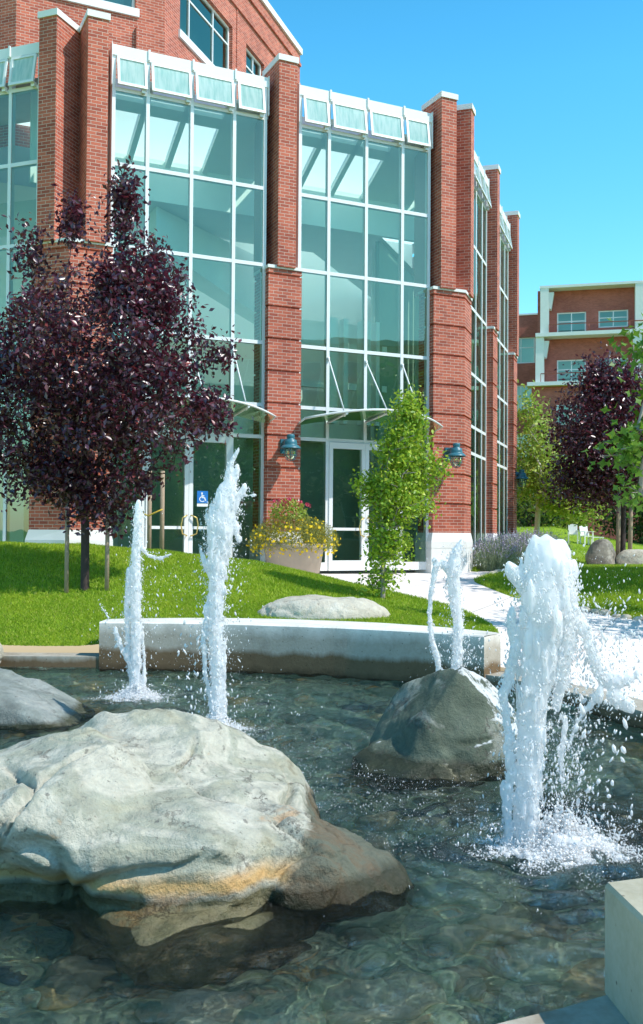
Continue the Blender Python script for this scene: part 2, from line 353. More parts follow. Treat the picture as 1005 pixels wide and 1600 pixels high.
M['flower_pink'] = m_leaf('pink_flower', [(0, (.70, .06, .16)), (1, (.78, .20, .26))], .6, .3, (.7, .1, .2), .2)

ROCKPALE = [(.28, (.24, .22, .15)), (.38, (.42, .41, .31)), (.46, (.34, .35, .28)), (.53, (.54, .52, .43)), (.60, (.40, .40, .33)), (.66, (.50, .35, .22)), (.78, (.58, .56, .49))]
M['rock_main'] = m_rock('pale_boulder_stone', ROCKPALE, ochre=True, shelf=True, wetline=.085)
M['rock_green'] = m_rock('green_grey_boulder', [(.3, (.055, .075, .05)), (.5, (.095, .12, .085)), (.8, (.17, .20, .15))], wetline=.10, lit_top=.84)
M['rock_blue'] = m_rock('blue_grey_boulder', [(.3, (.12, .14, .13)), (.5, (.22, .25, .23)), (.68, (.32, .34, .32)), (.8, (.42, .38, .28))], wetline=.04)
M['rock_tan'] = m_rock('sunlit_tan_boulder', [(.3, (.42, .38, .30)), (.55, (.55, .52, .43)), (.8, (.62, .60, .54))], wetline=-5)
M['rock_grey'] = m_rock('dark_split_boulder', [(.3, (.14, .13, .11)), (.55, (.25, .23, .19)), (.8, (.36, .33, .27))], wetline=-5)

# ------------------------------------------------------------------ object helpers
def link_mesh(name, me, parent=None, loc=(0, 0, 0)):
    o = bpy.data.objects.new(name, me); COL.objects.link(o)
    if parent is not None: o.parent = parent
    o.location = loc
    return o
def tag(o, label=None, cat=None, group=None, kind=None):
    if label: o['label'] = label
    if cat: o['category'] = cat
    if group: o['group'] = group
    if kind: o['kind'] = kind
    return o
def thing(name, label, cat, loc=(0, 0, 0), group=None):
    o = bpy.data.objects.new(name, None); COL.objects.link(o); o.location = loc
    o.empty_display_size = .2
    return tag(o, label, cat, group)
def wloc(o):
    v = Vector((0, 0, 0))
    while o is not None: v = v + o.location; o = o.parent
    return v

class MB:
    """collects faces in world coordinates, builds ONE mesh object"""
    def __init__(s): s.v = []; s.f = []; s.mi = []; s.sm = []
    def face(s, pts, mi=0, smooth=False):
        b = len(s.v); s.v.extend([tuple(p) for p in pts]); s.f.append(tuple(range(b, b+len(pts)))); s.mi.append(mi); s.sm.append(smooth)
    def hexa(s, P, mi=0):     # P: 8 points, bottom 4 ccw then top 4
        b = len(s.v); s.v.extend([tuple(p) for p in P])
        for q in ((3, 2, 1, 0), (4, 5, 6, 7), (0, 1, 5, 4), (1, 2, 6, 5), (2, 3, 7, 6), (3, 0, 4, 7)):
            s.f.append(tuple(b+i for i in q)); s.mi.append(mi); s.sm.append(False)
    def box(s, x0, x1, y0, y1, z0, z1, mi=0):
        s.hexa([(x0, y0, z0), (x1, y0, z0), (x1, y1, z0), (x0, y1, z0), (x0, y0, z1), (x1, y0, z1), (x1, y1, z1), (x0, y1, z1)], mi)
    def fbox(s, fr, s0, s1, q0, q1, z0, z1, mi=0):
        P = [fr(a, b, z) for z in (z0, z1) for a, b in ((s0, q1), (s1, q1), (s1, q0), (s0, q0))]
        s.hexa(P, mi)
    def prism(s, poly, z0, z1, mi=0, taper=None):   # poly: ccw list of (x,y)
        n = len(poly); b = len(s.v); top = taper or poly
        s.v.extend([(p[0], p[1], z0) for p in poly]); s.v.extend([(p[0], p[1], z1) for p in top])
        s.f.append(tuple(reversed(range(b, b+n)))); s.mi.append(mi); s.sm.append(False)
        s.f.append(tuple(range(b+n, b+2*n))); s.mi.append(mi); s.sm.append(False)
        for i in range(n):
            j = (i+1) % n; s.f.append((b+i, b+j, b+n+j, b+n+i)); s.mi.append(mi); s.sm.append(False)
    def tube(s, path, rad, seg=8, mi=0, caps=True):
        path = [Vector(p) for p in path]
        if not isinstance(rad, (list, tuple)): rad = [rad]*len(path)
        b = len(s.v); up = Vector((0, 0, 1)); prev = None
        for i, p in enumerate(path):
            t_ = (path[min(i+1, len(path)-1)]-path[max(i-1, 0)]).normalized()
            a = prev if prev is not None else (up if abs(t_.z) < .9 else Vector((1, 0, 0)))
            a = (a-t_*a.dot(t_)).normalized(); prev = a; c = t_.cross(a)
            for k in range(seg):
                an = 2*math.pi*k/seg; s.v.append(tuple(p+(a*math.cos(an)+c*math.sin(an))*rad[i]))
        for i in range(len(path)-1):
            for k in range(seg):
                k2 = (k+1) % seg
                s.f.append((b+i*seg+k, b+i*seg+k2, b+(i+1)*seg+k2, b+(i+1)*seg+k)); s.mi.append(mi); s.sm.append(True)
        if caps:
            s.f.append(tuple(b+k for k in reversed(range(seg)))); s.mi.append(mi); s.sm.append(False)
            e = b+(len(path)-1)*seg; s.f.append(tuple(e+k for k in range(seg))); s.mi.append(mi); s.sm.append(False)
    def lathe(s, c, prof, seg=20, mi=0):
        b = len(s.v)
        for r, z in prof:
            for k in range(seg):
                an = 2*math.pi*k/seg; s.v.append((c[0]+r*math.cos(an), c[1]+r*math.sin(an), c[2]+z))
        for i in range(len(prof)-1):
            for k in range(seg):
                k2 = (k+1) % seg
                s.f.append((b+i*seg+k, b+i*seg+k2, b+(i+1)*seg+k2, b+(i+1)*seg+k)); s.mi.append(mi); s.sm.append(True)
    def build(s, name, mats, parent=None, label=None):
        if not isinstance(mats, (list, tuple)): mats = [mats]
        off = wloc(parent) if parent is not None else Vector((0, 0, 0))
        base = Vector((0, 0, 0))
        if parent is None:
            A = np.array(s.v); lo = A.min(0); hi = A.max(0); base = Vector(((lo[0]+hi[0])/2, (lo[1]+hi[1])/2, lo[2])); off = base
        me = bpy.data.meshes.new(name)
        me.from_pydata([(p[0]-off.x, p[1]-off.y, p[2]-off.z) for p in s.v], [], s.f)
        for m in mats: me.materials.append(m)
        me.polygons.foreach_set('material_index', s.mi); me.polygons.foreach_set('use_smooth', s.sm)
        uv = me.uv_layers.new(name='UVMap')
        co = s.v
        for p in me.polygons:
            n = p.normal
            if abs(n.z) < .75:
                h = Vector((-n.y, n.x, 0)); h.normalize()
                for li in p.loop_indices:
                    q = co[me.loops[li].vertex_index]; uv.data[li].uv = (q[0]*h.x+q[1]*h.y, q[2])
            else:
                for li in p.loop_indices:
                    q = co[me.loops[li].vertex_index]; uv.data[li].uv = (q[0], q[1])
        o = link_mesh(name, me, parent, base)
        if label: o['label'] = label
        return o

def tri_mesh(name, V, T, mat, parent=None, smooth=False, base=None):
    """fast numpy mesh from vertices and triangles, world coordinates"""
    V = np.asarray(V, dtype=np.float32); T = np.asarray(T, dtype=np.int32)
    off = np.array(wloc(parent)) if parent is not None else (np.array(base) if base is not None else np.array([(V[:, 0].min()+V[:, 0].max())/2, (V[:, 1].min()+V[:, 1].max())/2, V[:, 2].min()]))
    V = V-off.astype(np.float32)
    me = bpy.data.meshes.new(name)
    me.vertices.add(len(V)); me.vertices.foreach_set('co', V.ravel())
    me.loops.add(len(T)*3); me.loops.foreach_set('vertex_index', T.ravel())
    me.polygons.add(len(T)); me.polygons.foreach_set('loop_start', np.arange(0, len(T)*3, 3, dtype=np.int32))
    try: me.polygons.foreach_set('loop_total', np.full(len(T), 3, dtype=np.int32))
    except Exception: pass
    if smooth: me.polygons.foreach_set('use_smooth', np.ones(len(T), dtype=bool))
    me.update(calc_edges=True); me.validate()
    me.materials.append(mat)
    return link_mesh(name, me, parent, tuple(off) if parent is None else (0, 0, 0))

def frame(o, ang):
    d = Vector((math.sin(R(ang)), math.cos(R(ang)), 0)); n = Vector((math.cos(R(ang)), -math.sin(R(ang)), 0)); o = Vector((o[0], o[1], 0))
    f = lambda s, q, z: o+d*s+n*q+Vector((0, 0, z))
    f.d = d; f.n = n
    return f

# ------------------------------------------------------------------ terrain
CP = [(-9, 11, .16), (-6, 11.6, .14), (-3.7, 11.5, .14), (-2.9, 11.8, .17), (-5, 13, .45), (-2.3, 13.0, .50), (-1, 13.2, .58), (.3, 12.9, .55), (1.1, 12.3, .46), (1.95, 10.9, .20),
      (-3.4, 14.3, .775), (-7, 14.5, .9), (-1, 15, .93), (.4, 14.6, .66),
      (-7.5, 17, 1.45), (-5.48, 17, 1.43), (-4.06, 17, 1.41), (-2.75, 17, 1.31), (-1.11, 17, 1.13), (-.75, 17.5, 1.02), (0, 17.2, .86), (.50, 17.2, .74), (1.04, 16.2, .67), (1.55, 15.4, .60), (1.95, 14.5, .53), (2.2, 13, .42),
      (-7, 19, .95), (-3.5, 19.2, .85), (-1, 19.5, .76), (1, 19, .74), (3, 19.3, .70), (0, 21, .76), (-5, 21, .76), (4, 23, .76), (8, 27, .78),
      (2.4, 10.2, .15), (3.2, 8.0, .14), (3.4, 5.5, .14), (3.2, 3.0, .14), (1.2, 2.2, .14), (-2, 1.2, .14), (-6, 2, .14), (-7, 6, .14), (-10, 6, .14), (6, 3, .14), (8, 8, .2), (0, 0, .13), (0, -4, .1),
      (3.1, 11.8, .29), (2.4, 13, .41), (3.7, 13.5, .40), (3.2, 16.5, .58), (4.6, 14.1, .41), (6.5, 12.8, .38), (9, 12, .4),
      (3.9, 17, .68), (4.6, 17.5, .70), (5.5, 16, .62), (6, 20, .82), (8, 18, .85), (9, 23, .85), (12, 16, .8),
      (8, 31, .72), (6, 36, .85), (9, 40, 1.1), (14, 40, .8), (15, 48, .75), (10, 52, 2.0), (13, 54, 2.1), (7, 52, 1.8), (17, 52, 1.0), (22, 45, .7), (22, 60, .8), (10, 62, 1.3), (3, 60, 1.3), (16, 30, .8), (-14, 22, .8), (-14, 40, .8), (-4, 45, .8), (20, 20, .6), (20, 5, .3), (-14, 5, .2), (-14, 14, .7)]
_P = np.array([(a, b) for a, b, c in CP]); _Z = np.array([c for a, b, c in CP])
def _ker(d): return d                      # linear radial kernel: no overshoot between points
_A = np.zeros((len(CP)+3,)*2); _D = np.linalg.norm(_P[:, None]-_P[None], axis=2)
_A[:len(CP), :len(CP)] = _ker(_D)+np.eye(len(CP))*-.12
_A[:len(CP), len(CP):] = np.c_[np.ones(len(CP)), _P]; _A[len(CP):, :len(CP)] = _A[:len(CP), len(CP):].T
_W = np.linalg.solve(_A, np.r_[_Z, 0, 0, 0])
def Hn(XY):
    XY = np.atleast_2d(XY); out = np.empty(len(XY))
    for i in range(0, len(XY), 20000):
        q = XY[i:i+20000]; d = np.linalg.norm(q[:, None]-_P[None], axis=2)
        out[i:i+20000] = _ker(d)@_W[:len(CP)]+_W[-3]+q@_W[-2:]
    return np.maximum(out, .09)
def H(x, y): return float(Hn([(x, y)])[0])

def smooth_poly(pts, step=.25, closed=True):
    """Catmull-Rom resample"""
    P = [Vector((p[0], p[1], 0)) for p in pts]; n = len(P); out = []
    for i in range(n if closed else n-1):
        a, b, c, d = (P[(i-1) % n], P[i], P[(i+1) % n], P[(i+2) % n]) if closed else (P[max(i-1, 0)], P[i], P[i+1], P[min(i+2, n-1)])
        k = max(1, int((c-b).length/step))
        for j in range(k):
            u = j/k
            q = .5*((2*b)+(c-a)*u+(2*a-5*b+4*c-d)*u*u+(3*b-a-3*c+d)*u**3); out.append((q.x, q.y))
    if not closed: out.append((P[-1].x, P[-1].y))
    return out
def dens(pts, step=.3):
    out = []
    for i in range(len(pts)):
        a, b = Vector(pts[i]), Vector(pts[(i+1) % len(pts)]); k = max(1, int((b-a).length/step))
        for j in range(k): q = a.lerp(b, j/k); out.append((q.x, q.y))
    return out
def inside(P, poly):
    P = np.atleast_2d(P); x, y = P[:, 0], P[:, 1]; r = np.zeros(len(P), bool); n = len(poly); j = n-1
    for i in range(n):
        xi, yi = poly[i]; xj, yj = poly[j]
        if yi != yj:
            c = ((yi > y) != (yj > y)) & (x < (xj-xi)*(y-yi)/(yj-yi)+xi); r ^= c
        j = i
    return r

# pool outline (water edge), counter-clockwise
POOL = smooth_poly([(-6.5, 2.2), (-3, 2.0), (-.6, 2.38), (.30, 2.89), (.76, 3.11), (.96, 3.22), (1.8, 3.35), (2.75, 4.9), (2.95, 6.9), (2.62, 8.6), (2.02, 10.0), (1.68, 10.5), (.75, 11.12), (0, 11.4), (-1.3, 11.72), (-2.55, 11.72), (-3.6, 11.70), (-5.5, 11.75), (-7.6, 11.3), (-8.2, 8), (-8, 4)], .22)
def offset_poly(poly, d):
    n = len(poly); out = []
    for i in range(n):
        a, b = Vector(poly[i-1]), Vector(poly[(i+1) % n]); t_ = (b-a).normalized(); out.append((poly[i][0]+t_.y*d, poly[i][1]-t_.x*d))
    return out
COPE = offset_poly(POOL, .34)

PATHB = smooth_poly([(1.75, 10.9), (2.16, 12.0), (2.26, 13.1), (2.0, 14.6), (1.55, 15.6), (1.04, 16.4), (.45, 17.3), (-.2, 17.9), (-1.4, 18.4), (-3.5, 18.5), (-7.5, 18.6)], .25, False)
PATHR = smooth_poly([(12, 30.5), (7.2, 27.2), (4.6, 23.2), (3.55, 21.0), (3.0, 19.3), (3.1, 16.9), (3.7, 15.3), (4.56, 14.1), (6.2, 13.0), (9.5, 12.2)], .3, False)
PATH = PATHB+[(-7.5, 21.5), (-6.5, 21.5), (-.4, 23), (3.2, 24), (3.62, 22.9), (4.1, 24.6), (6.8, 28.8), (12, 32)]+PATHR+[(9.5, 1.5), (2, 1.2), (1.9, 3.0)]
# the pool side of the path follows the coping
cope_r = [p for p in COPE if p[0] > 1.6 and 3.0 < p[1] < 10.8]
cope_r.sort(key=lambda p: p[1])
PATH = PATHB+[(-7.5, 21.5), (-6.5, 21.5), (-.4, 23), (3.2, 24), (3.62, 22.9), (4.1, 24.6), (6.8, 28.8), (12, 32)]+PATHR+[(9.5, 1.0), (1.6, 1.0), (1.75, 3.0)]+cope_r

BX0, BX1, BY0, BY1 = -14.0, 24.0, .6, 62.0
def ground_mesh():
    verts = []; edges = []
    def loop(poly, closed=True):
        b = len(verts); verts.extend(Vector(p) for p in poly)
        for i in range(len(poly)-(0 if closed else 1)): edges.append((b+i, b+(i+1) % len(poly)))
    loop(dens([(BX0, BY0), (BX1, BY0), (BX1, BY1), (BX0, BY1)], 1.5))
    loop(COPE); pth = dens(PATH, .3); loop(pth)
    r = random.Random(3); pts = []
    y = BY0+.2
    while y < BY1:
        st = .30 if y < 20 else (.6 if y < 34 else 1.2)
        x = BX0+.2
        while x < BX1-.1:
            s2 = st if -8 < x < 9 else max(st, 1.0)
            pts.append((x+r.uniform(-.1, .1)*s2, y+r.uniform(-.1, .1)*s2)); x += s2
        y += st
    pts = np.array(pts); pts = pts[~inside(pts, COPE)]
    verts.extend(Vector(p) for p in pts)
    vo, eo, fo, *_ = delaunay_2d_cdt(verts, edges, [], 0, 1e-4)
    V = np.array([(v.x, v.y) for v in vo]); T = np.array([f for f in fo if len(f) == 3])
    cen = V[T].mean(1)
    cl = np.where(inside(cen, COPE), 0, np.where(inside(cen, pth), 2, 1))
    Z = Hn(V)
    return V, Z, T, cl
GV, GZ, GT, GC = ground_mesh()
def sub(cl, dz, name, mat):
    T = GT[GC == cl]; u, inv = np.unique(T, return_inverse=True)
    V = np.c_[GV[u], GZ[u]+dz]; T = inv.reshape(T.shape)
    a, b, c = V[T[:, 0]], V[T[:, 1]], V[T[:, 2]]
    fl = np.cross(b-a, c-a)[:, 2] < 0; T[fl] = T[fl][:, ::-1]
    return tag(tri_mesh(name, V, T, mat, smooth=True, base=(0, 0, 0)), kind='structure')
sub(1, 0, 'lawn', M['turf'])
sub(2, 0, 'path', M['paving'])
mb = MB()
for a, b, c, d in ((-900, BX0, -900, 900), (BX1, 900, -900, 900), (BX0, BX1, -900, BY0), (BX0, BX1, BY1, 900)):
    mb.face([(a, c, .25 if d < 1 else .55), (b, c, .25 if d < 1 else .55), (b, d, .55), (a, d, .55)])
tag(mb.build('ground', M['turf']), kind='structure')

# grass blades (uncountable): one object
def grass(name, regions, seed):
    r = np.random.default_rng(seed); P = []; Sz = []
    pth = dens(PATH, .3)
    for (x0, x1, y0, y1, n, sz) in regions:
        q = np.c_[r.uniform(x0, x1, n), r.uniform(y0, y1, n)]
        u = q[:, 0]/q[:, 1]; q = q[(u > -.36) & (u < .36)]
        q = q[~inside(q, COPE) & ~inside(q, pth)]
        P.append(q); Sz.append(np.full(len(q), sz))
    P = np.concatenate(P); Sz = np.concatenate(Sz)*r.uniform(.6, 1.3, len(P)); Z = Hn(P)
    B = np.c_[P, Z-.005]; an = r.uniform(0, 6.283, len(P)); wd = Sz*.14+.002
    lean = r.normal(0, .45, (len(P), 2))*Sz[:, None]
    dx = np.c_[np.cos(an), np.sin(an), 0*an]*wd[:, None]
    tip = B+np.c_[lean, Sz]
    V = np.stack([B-dx, B+dx, tip], 1).reshape(-1, 3); T = np.arange(len(V)).reshape(-1, 3)
    return tag(tri_mesh(name, V, T, M['blade'], base=(0, 0, 0)), kind='stuff', label='short bright green lawn grass', cat='grass')
grass('grass', [(-6.5, 2.4, 10.9, 14, 170000, .036), (-6.8, 2.4, 14, 18.6, 120000, .045), (2.8, 9, 12.5, 18, 60000, .065), (3, 9, 18, 27, 50000, .07), (4, 16, 27, 56, 50000, .06)], 5)

# ------------------------------------------------------------------ pool basin, coping, walls
Vb = [(p[0], p[1], 0) for p in POOL]
mb = MB(); n = len(POOL)
for i in range(n):
    a, b = POOL[i], POOL[(i+1) % n]
    mb.face([(a[0], a[1], .02), (b[0], b[1], .02), (b[0], b[1], -.55), (a[0], a[1], -.55)])
xs = [p[0] for p in POOL]; ys = [p[1] for p in POOL]
mb.face([(min(xs)-.1, min(ys)-.1, -.36), (max(xs)+.1, min(ys)-.1, -.36), (max(xs)+.1, max(ys)+.1, -.36), (min(xs)-.1, max(ys)+.1, -.36)])
tag(mb.build('pool_basin', M['bed']), kind='structure')
# coping ring
mb = MB()
oc = offset_poly(POOL, .36)
for i in range(n):
    j = (i+1) % n; a, b, c, d = POOL[i], POOL[j], oc[j], oc[i]
    zt = .145
    mb.face([(d[0], d[1], zt), (c[0], c[1], zt), (b[0], b[1], zt), (a[0], a[1], zt)])
    mb.face([(a[0], a[1], zt), (b[0], b[1], zt), (b[0], b[1], -.05), (a[0], a[1], -.05)])
    mb.face([(d[0], d[1], -.05), (c[0], c[1], -.05), (c[0], c[1], zt), (d[0], d[1], zt)])
tag(mb.build('pool_coping', M['concrete_coping']), kind='structure')

# water sheet with real ripples; rings around the jets
JETS = [(-1.79, 9.72), (-.83, 8.15), (1.13, 5.12), (1.05, 8.5)]
def water():
    st = .024
    X = np.arange(-7.9, 3.1, st); Y = np.arange(2.0, 11.9, st)
    GX, GY = np.meshgrid(X, Y); P = np.c_[GX.ravel(), GY.ravel()]
    keep = inside(P, offset_poly(POOL, .05)) & (P[:, 0] > -.42*P[:, 1]-1.2)
    r = np.random.default_rng(2); Z = np.zeros(len(P))
    for _ in range(64):
        a = r.uniform(0, 6.283); L = .07+.55*r.uniform(0, 1)**1.6; k = 6.283/L
        env = .55+.45*np.sin(P[:, 0]*r.uniform(-1.6, 1.6)+P[:, 1]*r.uniform(-1.6, 1.6)+r.uniform(0, 6.283))
        Z += .0088*L**.92*np.sin(k*(P[:, 0]*np.cos(a)+P[:, 1]*np.sin(a))+r.uniform(0, 6.283)+.8*np.sin(P[:, 0]*2.1+P[:, 1]*1.3))*env
    for (jx, jy), amp in zip(JETS, (.010, .011, .016, .009)):
        d = np.hypot(P[:, 0]-jx, P[:, 1]-jy); wob = .06*np.sin(5*np.arctan2(P[:, 1]-jy, P[:, 0]-jx)+jx)
        Z += amp*np.sin((d+wob)*6.283/.19)*np.exp(-((d-.5)/.55)**2)
    idx = -np.ones(len(P), int); idx[keep] = np.arange(keep.sum())
    nx = len(X); I = idx.reshape(len(Y), nx)
    a, b, c, d = I[:-1, :-1].ravel(), I[:-1, 1:].ravel(), I[1:, 1:].ravel(), I[1:, :-1].ravel()
    ok = (a >= 0) & (b >= 0) & (c >= 0) & (d >= 0)
    T = np.r_[np.c_[a, b, c][ok], np.c_[a, c, d][ok]]
    return tag(tri_mesh('water', np.c_[P, Z][keep], T, M['water'], smooth=True, base=(0, 0, 0)), kind='structure')
water()

# submerged cobbles: nobody could count them
def ico(sub=2):
    bm = bmesh.new(); bmesh.ops.create_icosphere(bm, subdivisions=sub, radius=1); bm.verts.index_update()
    V = np.array([v.co[:] for v in bm.verts]); T = np.array([[v.index for v in f.verts] for f in bm.faces]); bm.free(); return V, T
IV2, IT2 = ico(2); IV1, IT1 = ico(1); IV3, IT3 = ico(3)
def cobbles():
    r = np.random.default_rng(11); VV = []; TT = []; b = 0
    for _ in range(2000):
        x, y = r.uniform(-6, 2.9), 2.2+9.6*r.uniform(0, 1)**1.5
        if not inside((x, y), POOL)[0] or x < -.4*y-1: continue
        s = .04+.17*r.uniform(0, 1)**2.2; sc = np.array([s*r.uniform(.8, 1.4), s*r.uniform(.7, 1.1), s*r.uniform(.4, .8)])
        a = r.uniform(0, 6.283); V = IV2*(1+.16*np.sin(IV2@r.normal(0, 2.2, (3, 1))+r.uniform(0, 6)))*sc
        V = V@np.array([[math.cos(a), -math.sin(a), 0], [math.sin(a), math.cos(a), 0], [0, 0, 1]])+np.array([x, y, -.35+sc[2]*.4])
        V[:, 2] = np.minimum(V[:, 2], -.09)
        VV.append(V); TT.append(IT2+b); b += len(V)
    o = tri_mesh('pool_stones', np.concatenate(VV), np.concatenate(TT), M['bed_stone'], smooth=True, base=(0, 0, -.5))
    return tag(o, kind='stuff', label='grey green and rust coloured stones under the pool water', cat='stones')
cobbles()

# seat wall: crescent behind the pool
def seat_wall():
    fr_ = smooth_poly([(-2.62, 11.70), (-1.3, 11.66), (0, 11.33), (.75, 11.03), (1.30, 10.72), (1.72, 10.4)], .12, False)
    mb = MB(); n = len(fr_); back = []
    for i in range(n):
        a, b = Vector(fr_[max(i-1, 0)]), Vector(fr_[min(i+1, n-1)]); t_ = (b-a).normalized()
        u = i/(n-1); wd = .36+.42*math.sin(math.pi*u)**.8
        back.append((fr_[i][0]-t_.y*wd, fr_[i][1]+t_.x*wd))
    zt, zb = .556, -.1; c = .012
    for i in range(n-1):
        a, b, p, q = fr_[i], fr_[i+1], back[i], back[i+1]
        ia = (a[0]*(1-c*3)+p[0]*c*3, a[1]*(1-c*3)+p[1]*c*3); ib = (b[0]*(1-c*3)+q[0]*c*3, b[1]*(1-c*3)+q[1]*c*3)
        mb.face([(a[0], a[1], zb), (b[0], b[1], zb), (b[0], b[1], zt-.015), (a[0], a[1], zt-.015)])
        mb.face([(a[0], a[1], zt-.015), (b[0], b[1], zt-.015), (ib[0], ib[1], zt), (ia[0], ia[1], zt)])
        mb.face([(ia[0], ia[1], zt), (ib[0], ib[1], zt), (q[0], q[1], zt), (p[0], p[1], zt)])
        mb.face([(q[0], q[1], zb), (p[0], p[1], zb), (p[0], p[1], zt), (q[0], q[1], zt)])
    for k in (0, n-1):
        a, p = fr_[k], back[k]; f = [(a[0], a[1], zb), (p[0], p[1], zb), (p[0], p[1], zt), (a[0], a[1], zt-.01)]
        mb.face(f[::-1] if k == 0 else f)
    return tag(mb.build('seat_wall', M['concrete_wet']), 'low curved concrete seat wall with water stains behind the pool', 'wall')
seat_wall()
# near block on the coping, bottom right corner
mb = MB()
poly = [(.985, 2.45), (2.3, 2.40), (2.45, 3.75), (.925, 3.215)]
ins = lambda P, d: [((x-1.6)*(1-d)+1.6, (y-2.95)*(1-d)+2.95) for x, y in P]
mb.prism(poly, .146, .485); mb.prism(poly, .485, .50, taper=ins(poly, .014))
M['concrete_dark'] = m_concrete('shade_toned_concrete', None, (.56, .53, .43))  # concrete darkened throughout to put the pool side face's shade into its colour
tag(mb.build('concrete_block', M['concrete_dark']), 'pitted concrete block end of a seat wall on the near pool edge', 'block')

# ------------------------------------------------------------------ rocks
def remesh_object(name, V, T, voxel, mat, smooth_it=1, parent=None, post=None):
    me = bpy.data.meshes.new(name+'_src'); me.from_pydata([tuple(v) for v in V], [], [tuple(t_) for t_ in T])
    o = bpy.data.objects.new(name+'_src', me); COL.objects.link(o)
    md = o.modifiers.new('r', 'REMESH'); md.mode = 'VOXEL'; md.voxel_size = voxel
    if smooth_it:
        sm = o.modifiers.new('s', 'SMOOTH'); sm.iterations = smooth_it; sm.factor = .5
    dg = bpy.context.evaluated_depsgraph_get(); ev = o.evaluated_get(dg)
    nm = bpy.data.meshes.new_from_object(ev)
    co = np.empty(len(nm.vertices)*3, np.float32); nm.vertices.foreach_get('co', co); co = co.reshape(-1, 3)
    nm.calc_loop_triangles(); tr_ = np.empty(len(nm.loop_triangles)*3, np.int32); nm.loop_triangles.foreach_get('vertices', tr_)
    bpy.data.objects.remove(o); bpy.data.meshes.remove(me); bpy.data.meshes.remove(nm)
    tr_ = tr_.reshape(-1, 3)
    if post is not None: co = post(co, tr_)
    return tri_mesh(name, co, tr_, mat, parent, smooth=True)
def vnormals(co, T):
    fn = np.cross(co[T[:, 1]]-co[T[:, 0]], co[T[:, 2]]-co[T[:, 0]]); N = np.zeros_like(co)
    for k in range(3): np.add.at(N, T[:, k], fn)
    return N/np.maximum(np.linalg.norm(N, axis=1, keepdims=True), 1e-9)
def rock_disp(seed, a1, f1, a2, f2, strata=0.0, sdir=(.2, .1, 1), a3=.004, crease=.03):
    def post(co, T):
        N = vnormals(co, T); off = Vector((seed*3.7, seed*1.9, seed*.7)); d = np.empty(len(co)); sdv = Vector(sdir).normalized()
        for i, c in enumerate(co):
            v = Vector(c)
            e = a1*noise.noise(v*f1+off)
            e += a2*(noise.ridged_multi_fractal(v*f2+off, 1.0, 2.1, 4, 1.0, 2.0)-1.0)
            e += a3*noise.fractal(v*14+off, 1.0, 2.0, 3)
            vv = v*1.5+off+Vector((noise.noise(v*1.8+off), noise.noise(v*1.8-off), noise.noise(v*1.8+off*2)))*.55
            dd = noise.voronoi(vv)[0]; g_ = dd[1]-dd[0]
            mk = min(1.0, max(0.0, noise.noise(v*1.3-off)*2.5+.45))
            e -= crease*mk*max(0.0, 1-g_/.10)**1.4
            e += crease*.9*(noise.cell(vv*1.0)*.0+dd[0]-.4)
            if strata:
                q = v.dot(sdv)*7+1.6*noise.noise(v*1.7+off); e += strata*(abs((q % 1)-.5)*2-.5)
            d[i] = e
        return co+N*d[:, None].astype(np.float32)
    return post
def chunk(c, ax, cuts=(), rot=(0, 0, 0), p=1.0):
    V = IV3.copy()
    rr = np.array(Matrix.Rotation(rot[2], 3, 'Z') @ Matrix.Rotation(rot[1], 3, 'Y') @ Matrix.Rotation(rot[0], 3, 'X'))
    V = V*np.array(ax); V = V@rr.T
    for nrm, dd in cuts:
        nn = np.array(nrm)/np.linalg.norm(nrm); h = V@nn-dd; V = V-np.outer(np.maximum(h, 0)*.92, nn)
    return V+np.array(c), IT3
def merge(parts):
    VV = []; TT = []; b = 0
    for V, T in parts: VV.append(V); TT.append(np.asarray(T)+b); b += len(V)
    return np.concatenate(VV), np.concatenate(TT)

# the big pale boulder in front
def main_boulder():
    parts = [chunk((-.75, 4.85, .15), (1.22, .98, .72), [((.0, -.22, .97), .29), ((.46, -.1, .87), .36), ((.05, -1, .02), .66), ((.80, -.60, .1), .66), ((.95, .05, .3), .72), ((-.5, -.1, .8), .56)]),
             chunk((-1.45, 4.75, .20), (.80, .72, .46), [((-.22, -.25, 1), .31), ((-.1, -1, .0), .54)]),
             chunk((-.60, 4.42, -.20), (.60, .62, .26)),
             chunk((.06, 4.68, -.07), (.36, .33, .21)), chunk((-.16, 4.74, .0), (.44, .42, .29), [((.5, 0, 1), .26)])]
    V, T = merge(parts)
    base = rock_disp(2, .05, 1.5, .030, 1.5, .010, (.25, .15, 1), .008, .075)
    def post(co, T):
        co = base(co, T)
        # undercut hollow below the left front edge
        k = np.clip((-.72-co[:, 0])/.35, 0, 1)*np.clip((.26-co[:, 2]-.1*np.sin(co[:, 0]*5))/.14, 0, 1)*np.clip((4.95-co[:, 1])/.5, 0, 1)
        co[:, 1] += (k*.20).astype(np.float32)
        return co
    o = remesh_object('boulder', V, T, .016, M['rock_main'], 1, None, post)
    tag(o, 'large pale weathered boulder with ochre waterline in the foreground pool', 'boulder', 'boulders standing in the pool')
main_boulder()
def rock(name, label, cat, parts, mat, voxel, seed, amp=.05, group=None, strata=.0):
    V, T = merge(parts)
    o = remesh_object(name, V, T, voxel, mat, 2, None, rock_disp(seed, amp, 1.9, amp*.6, 1.6, strata))
    return tag(o, label, cat, group)
rock('boulder', 'green grey pyramid shaped boulder with painted sunlit top mid pool', 'boulder',
     [chunk((.98, 7.15, .16), (.66, .55, .62), [((-.85, -.25, .62), .37), ((.75, -.2, .62), .40), ((.05, -1, .45), .40), ((0, .6, 1), .42)]),
      chunk((.75, 7.0, -.1), (.55, .5, .28))], M['rock_green'], .024, 9, .045, 'boulders standing in the pool')
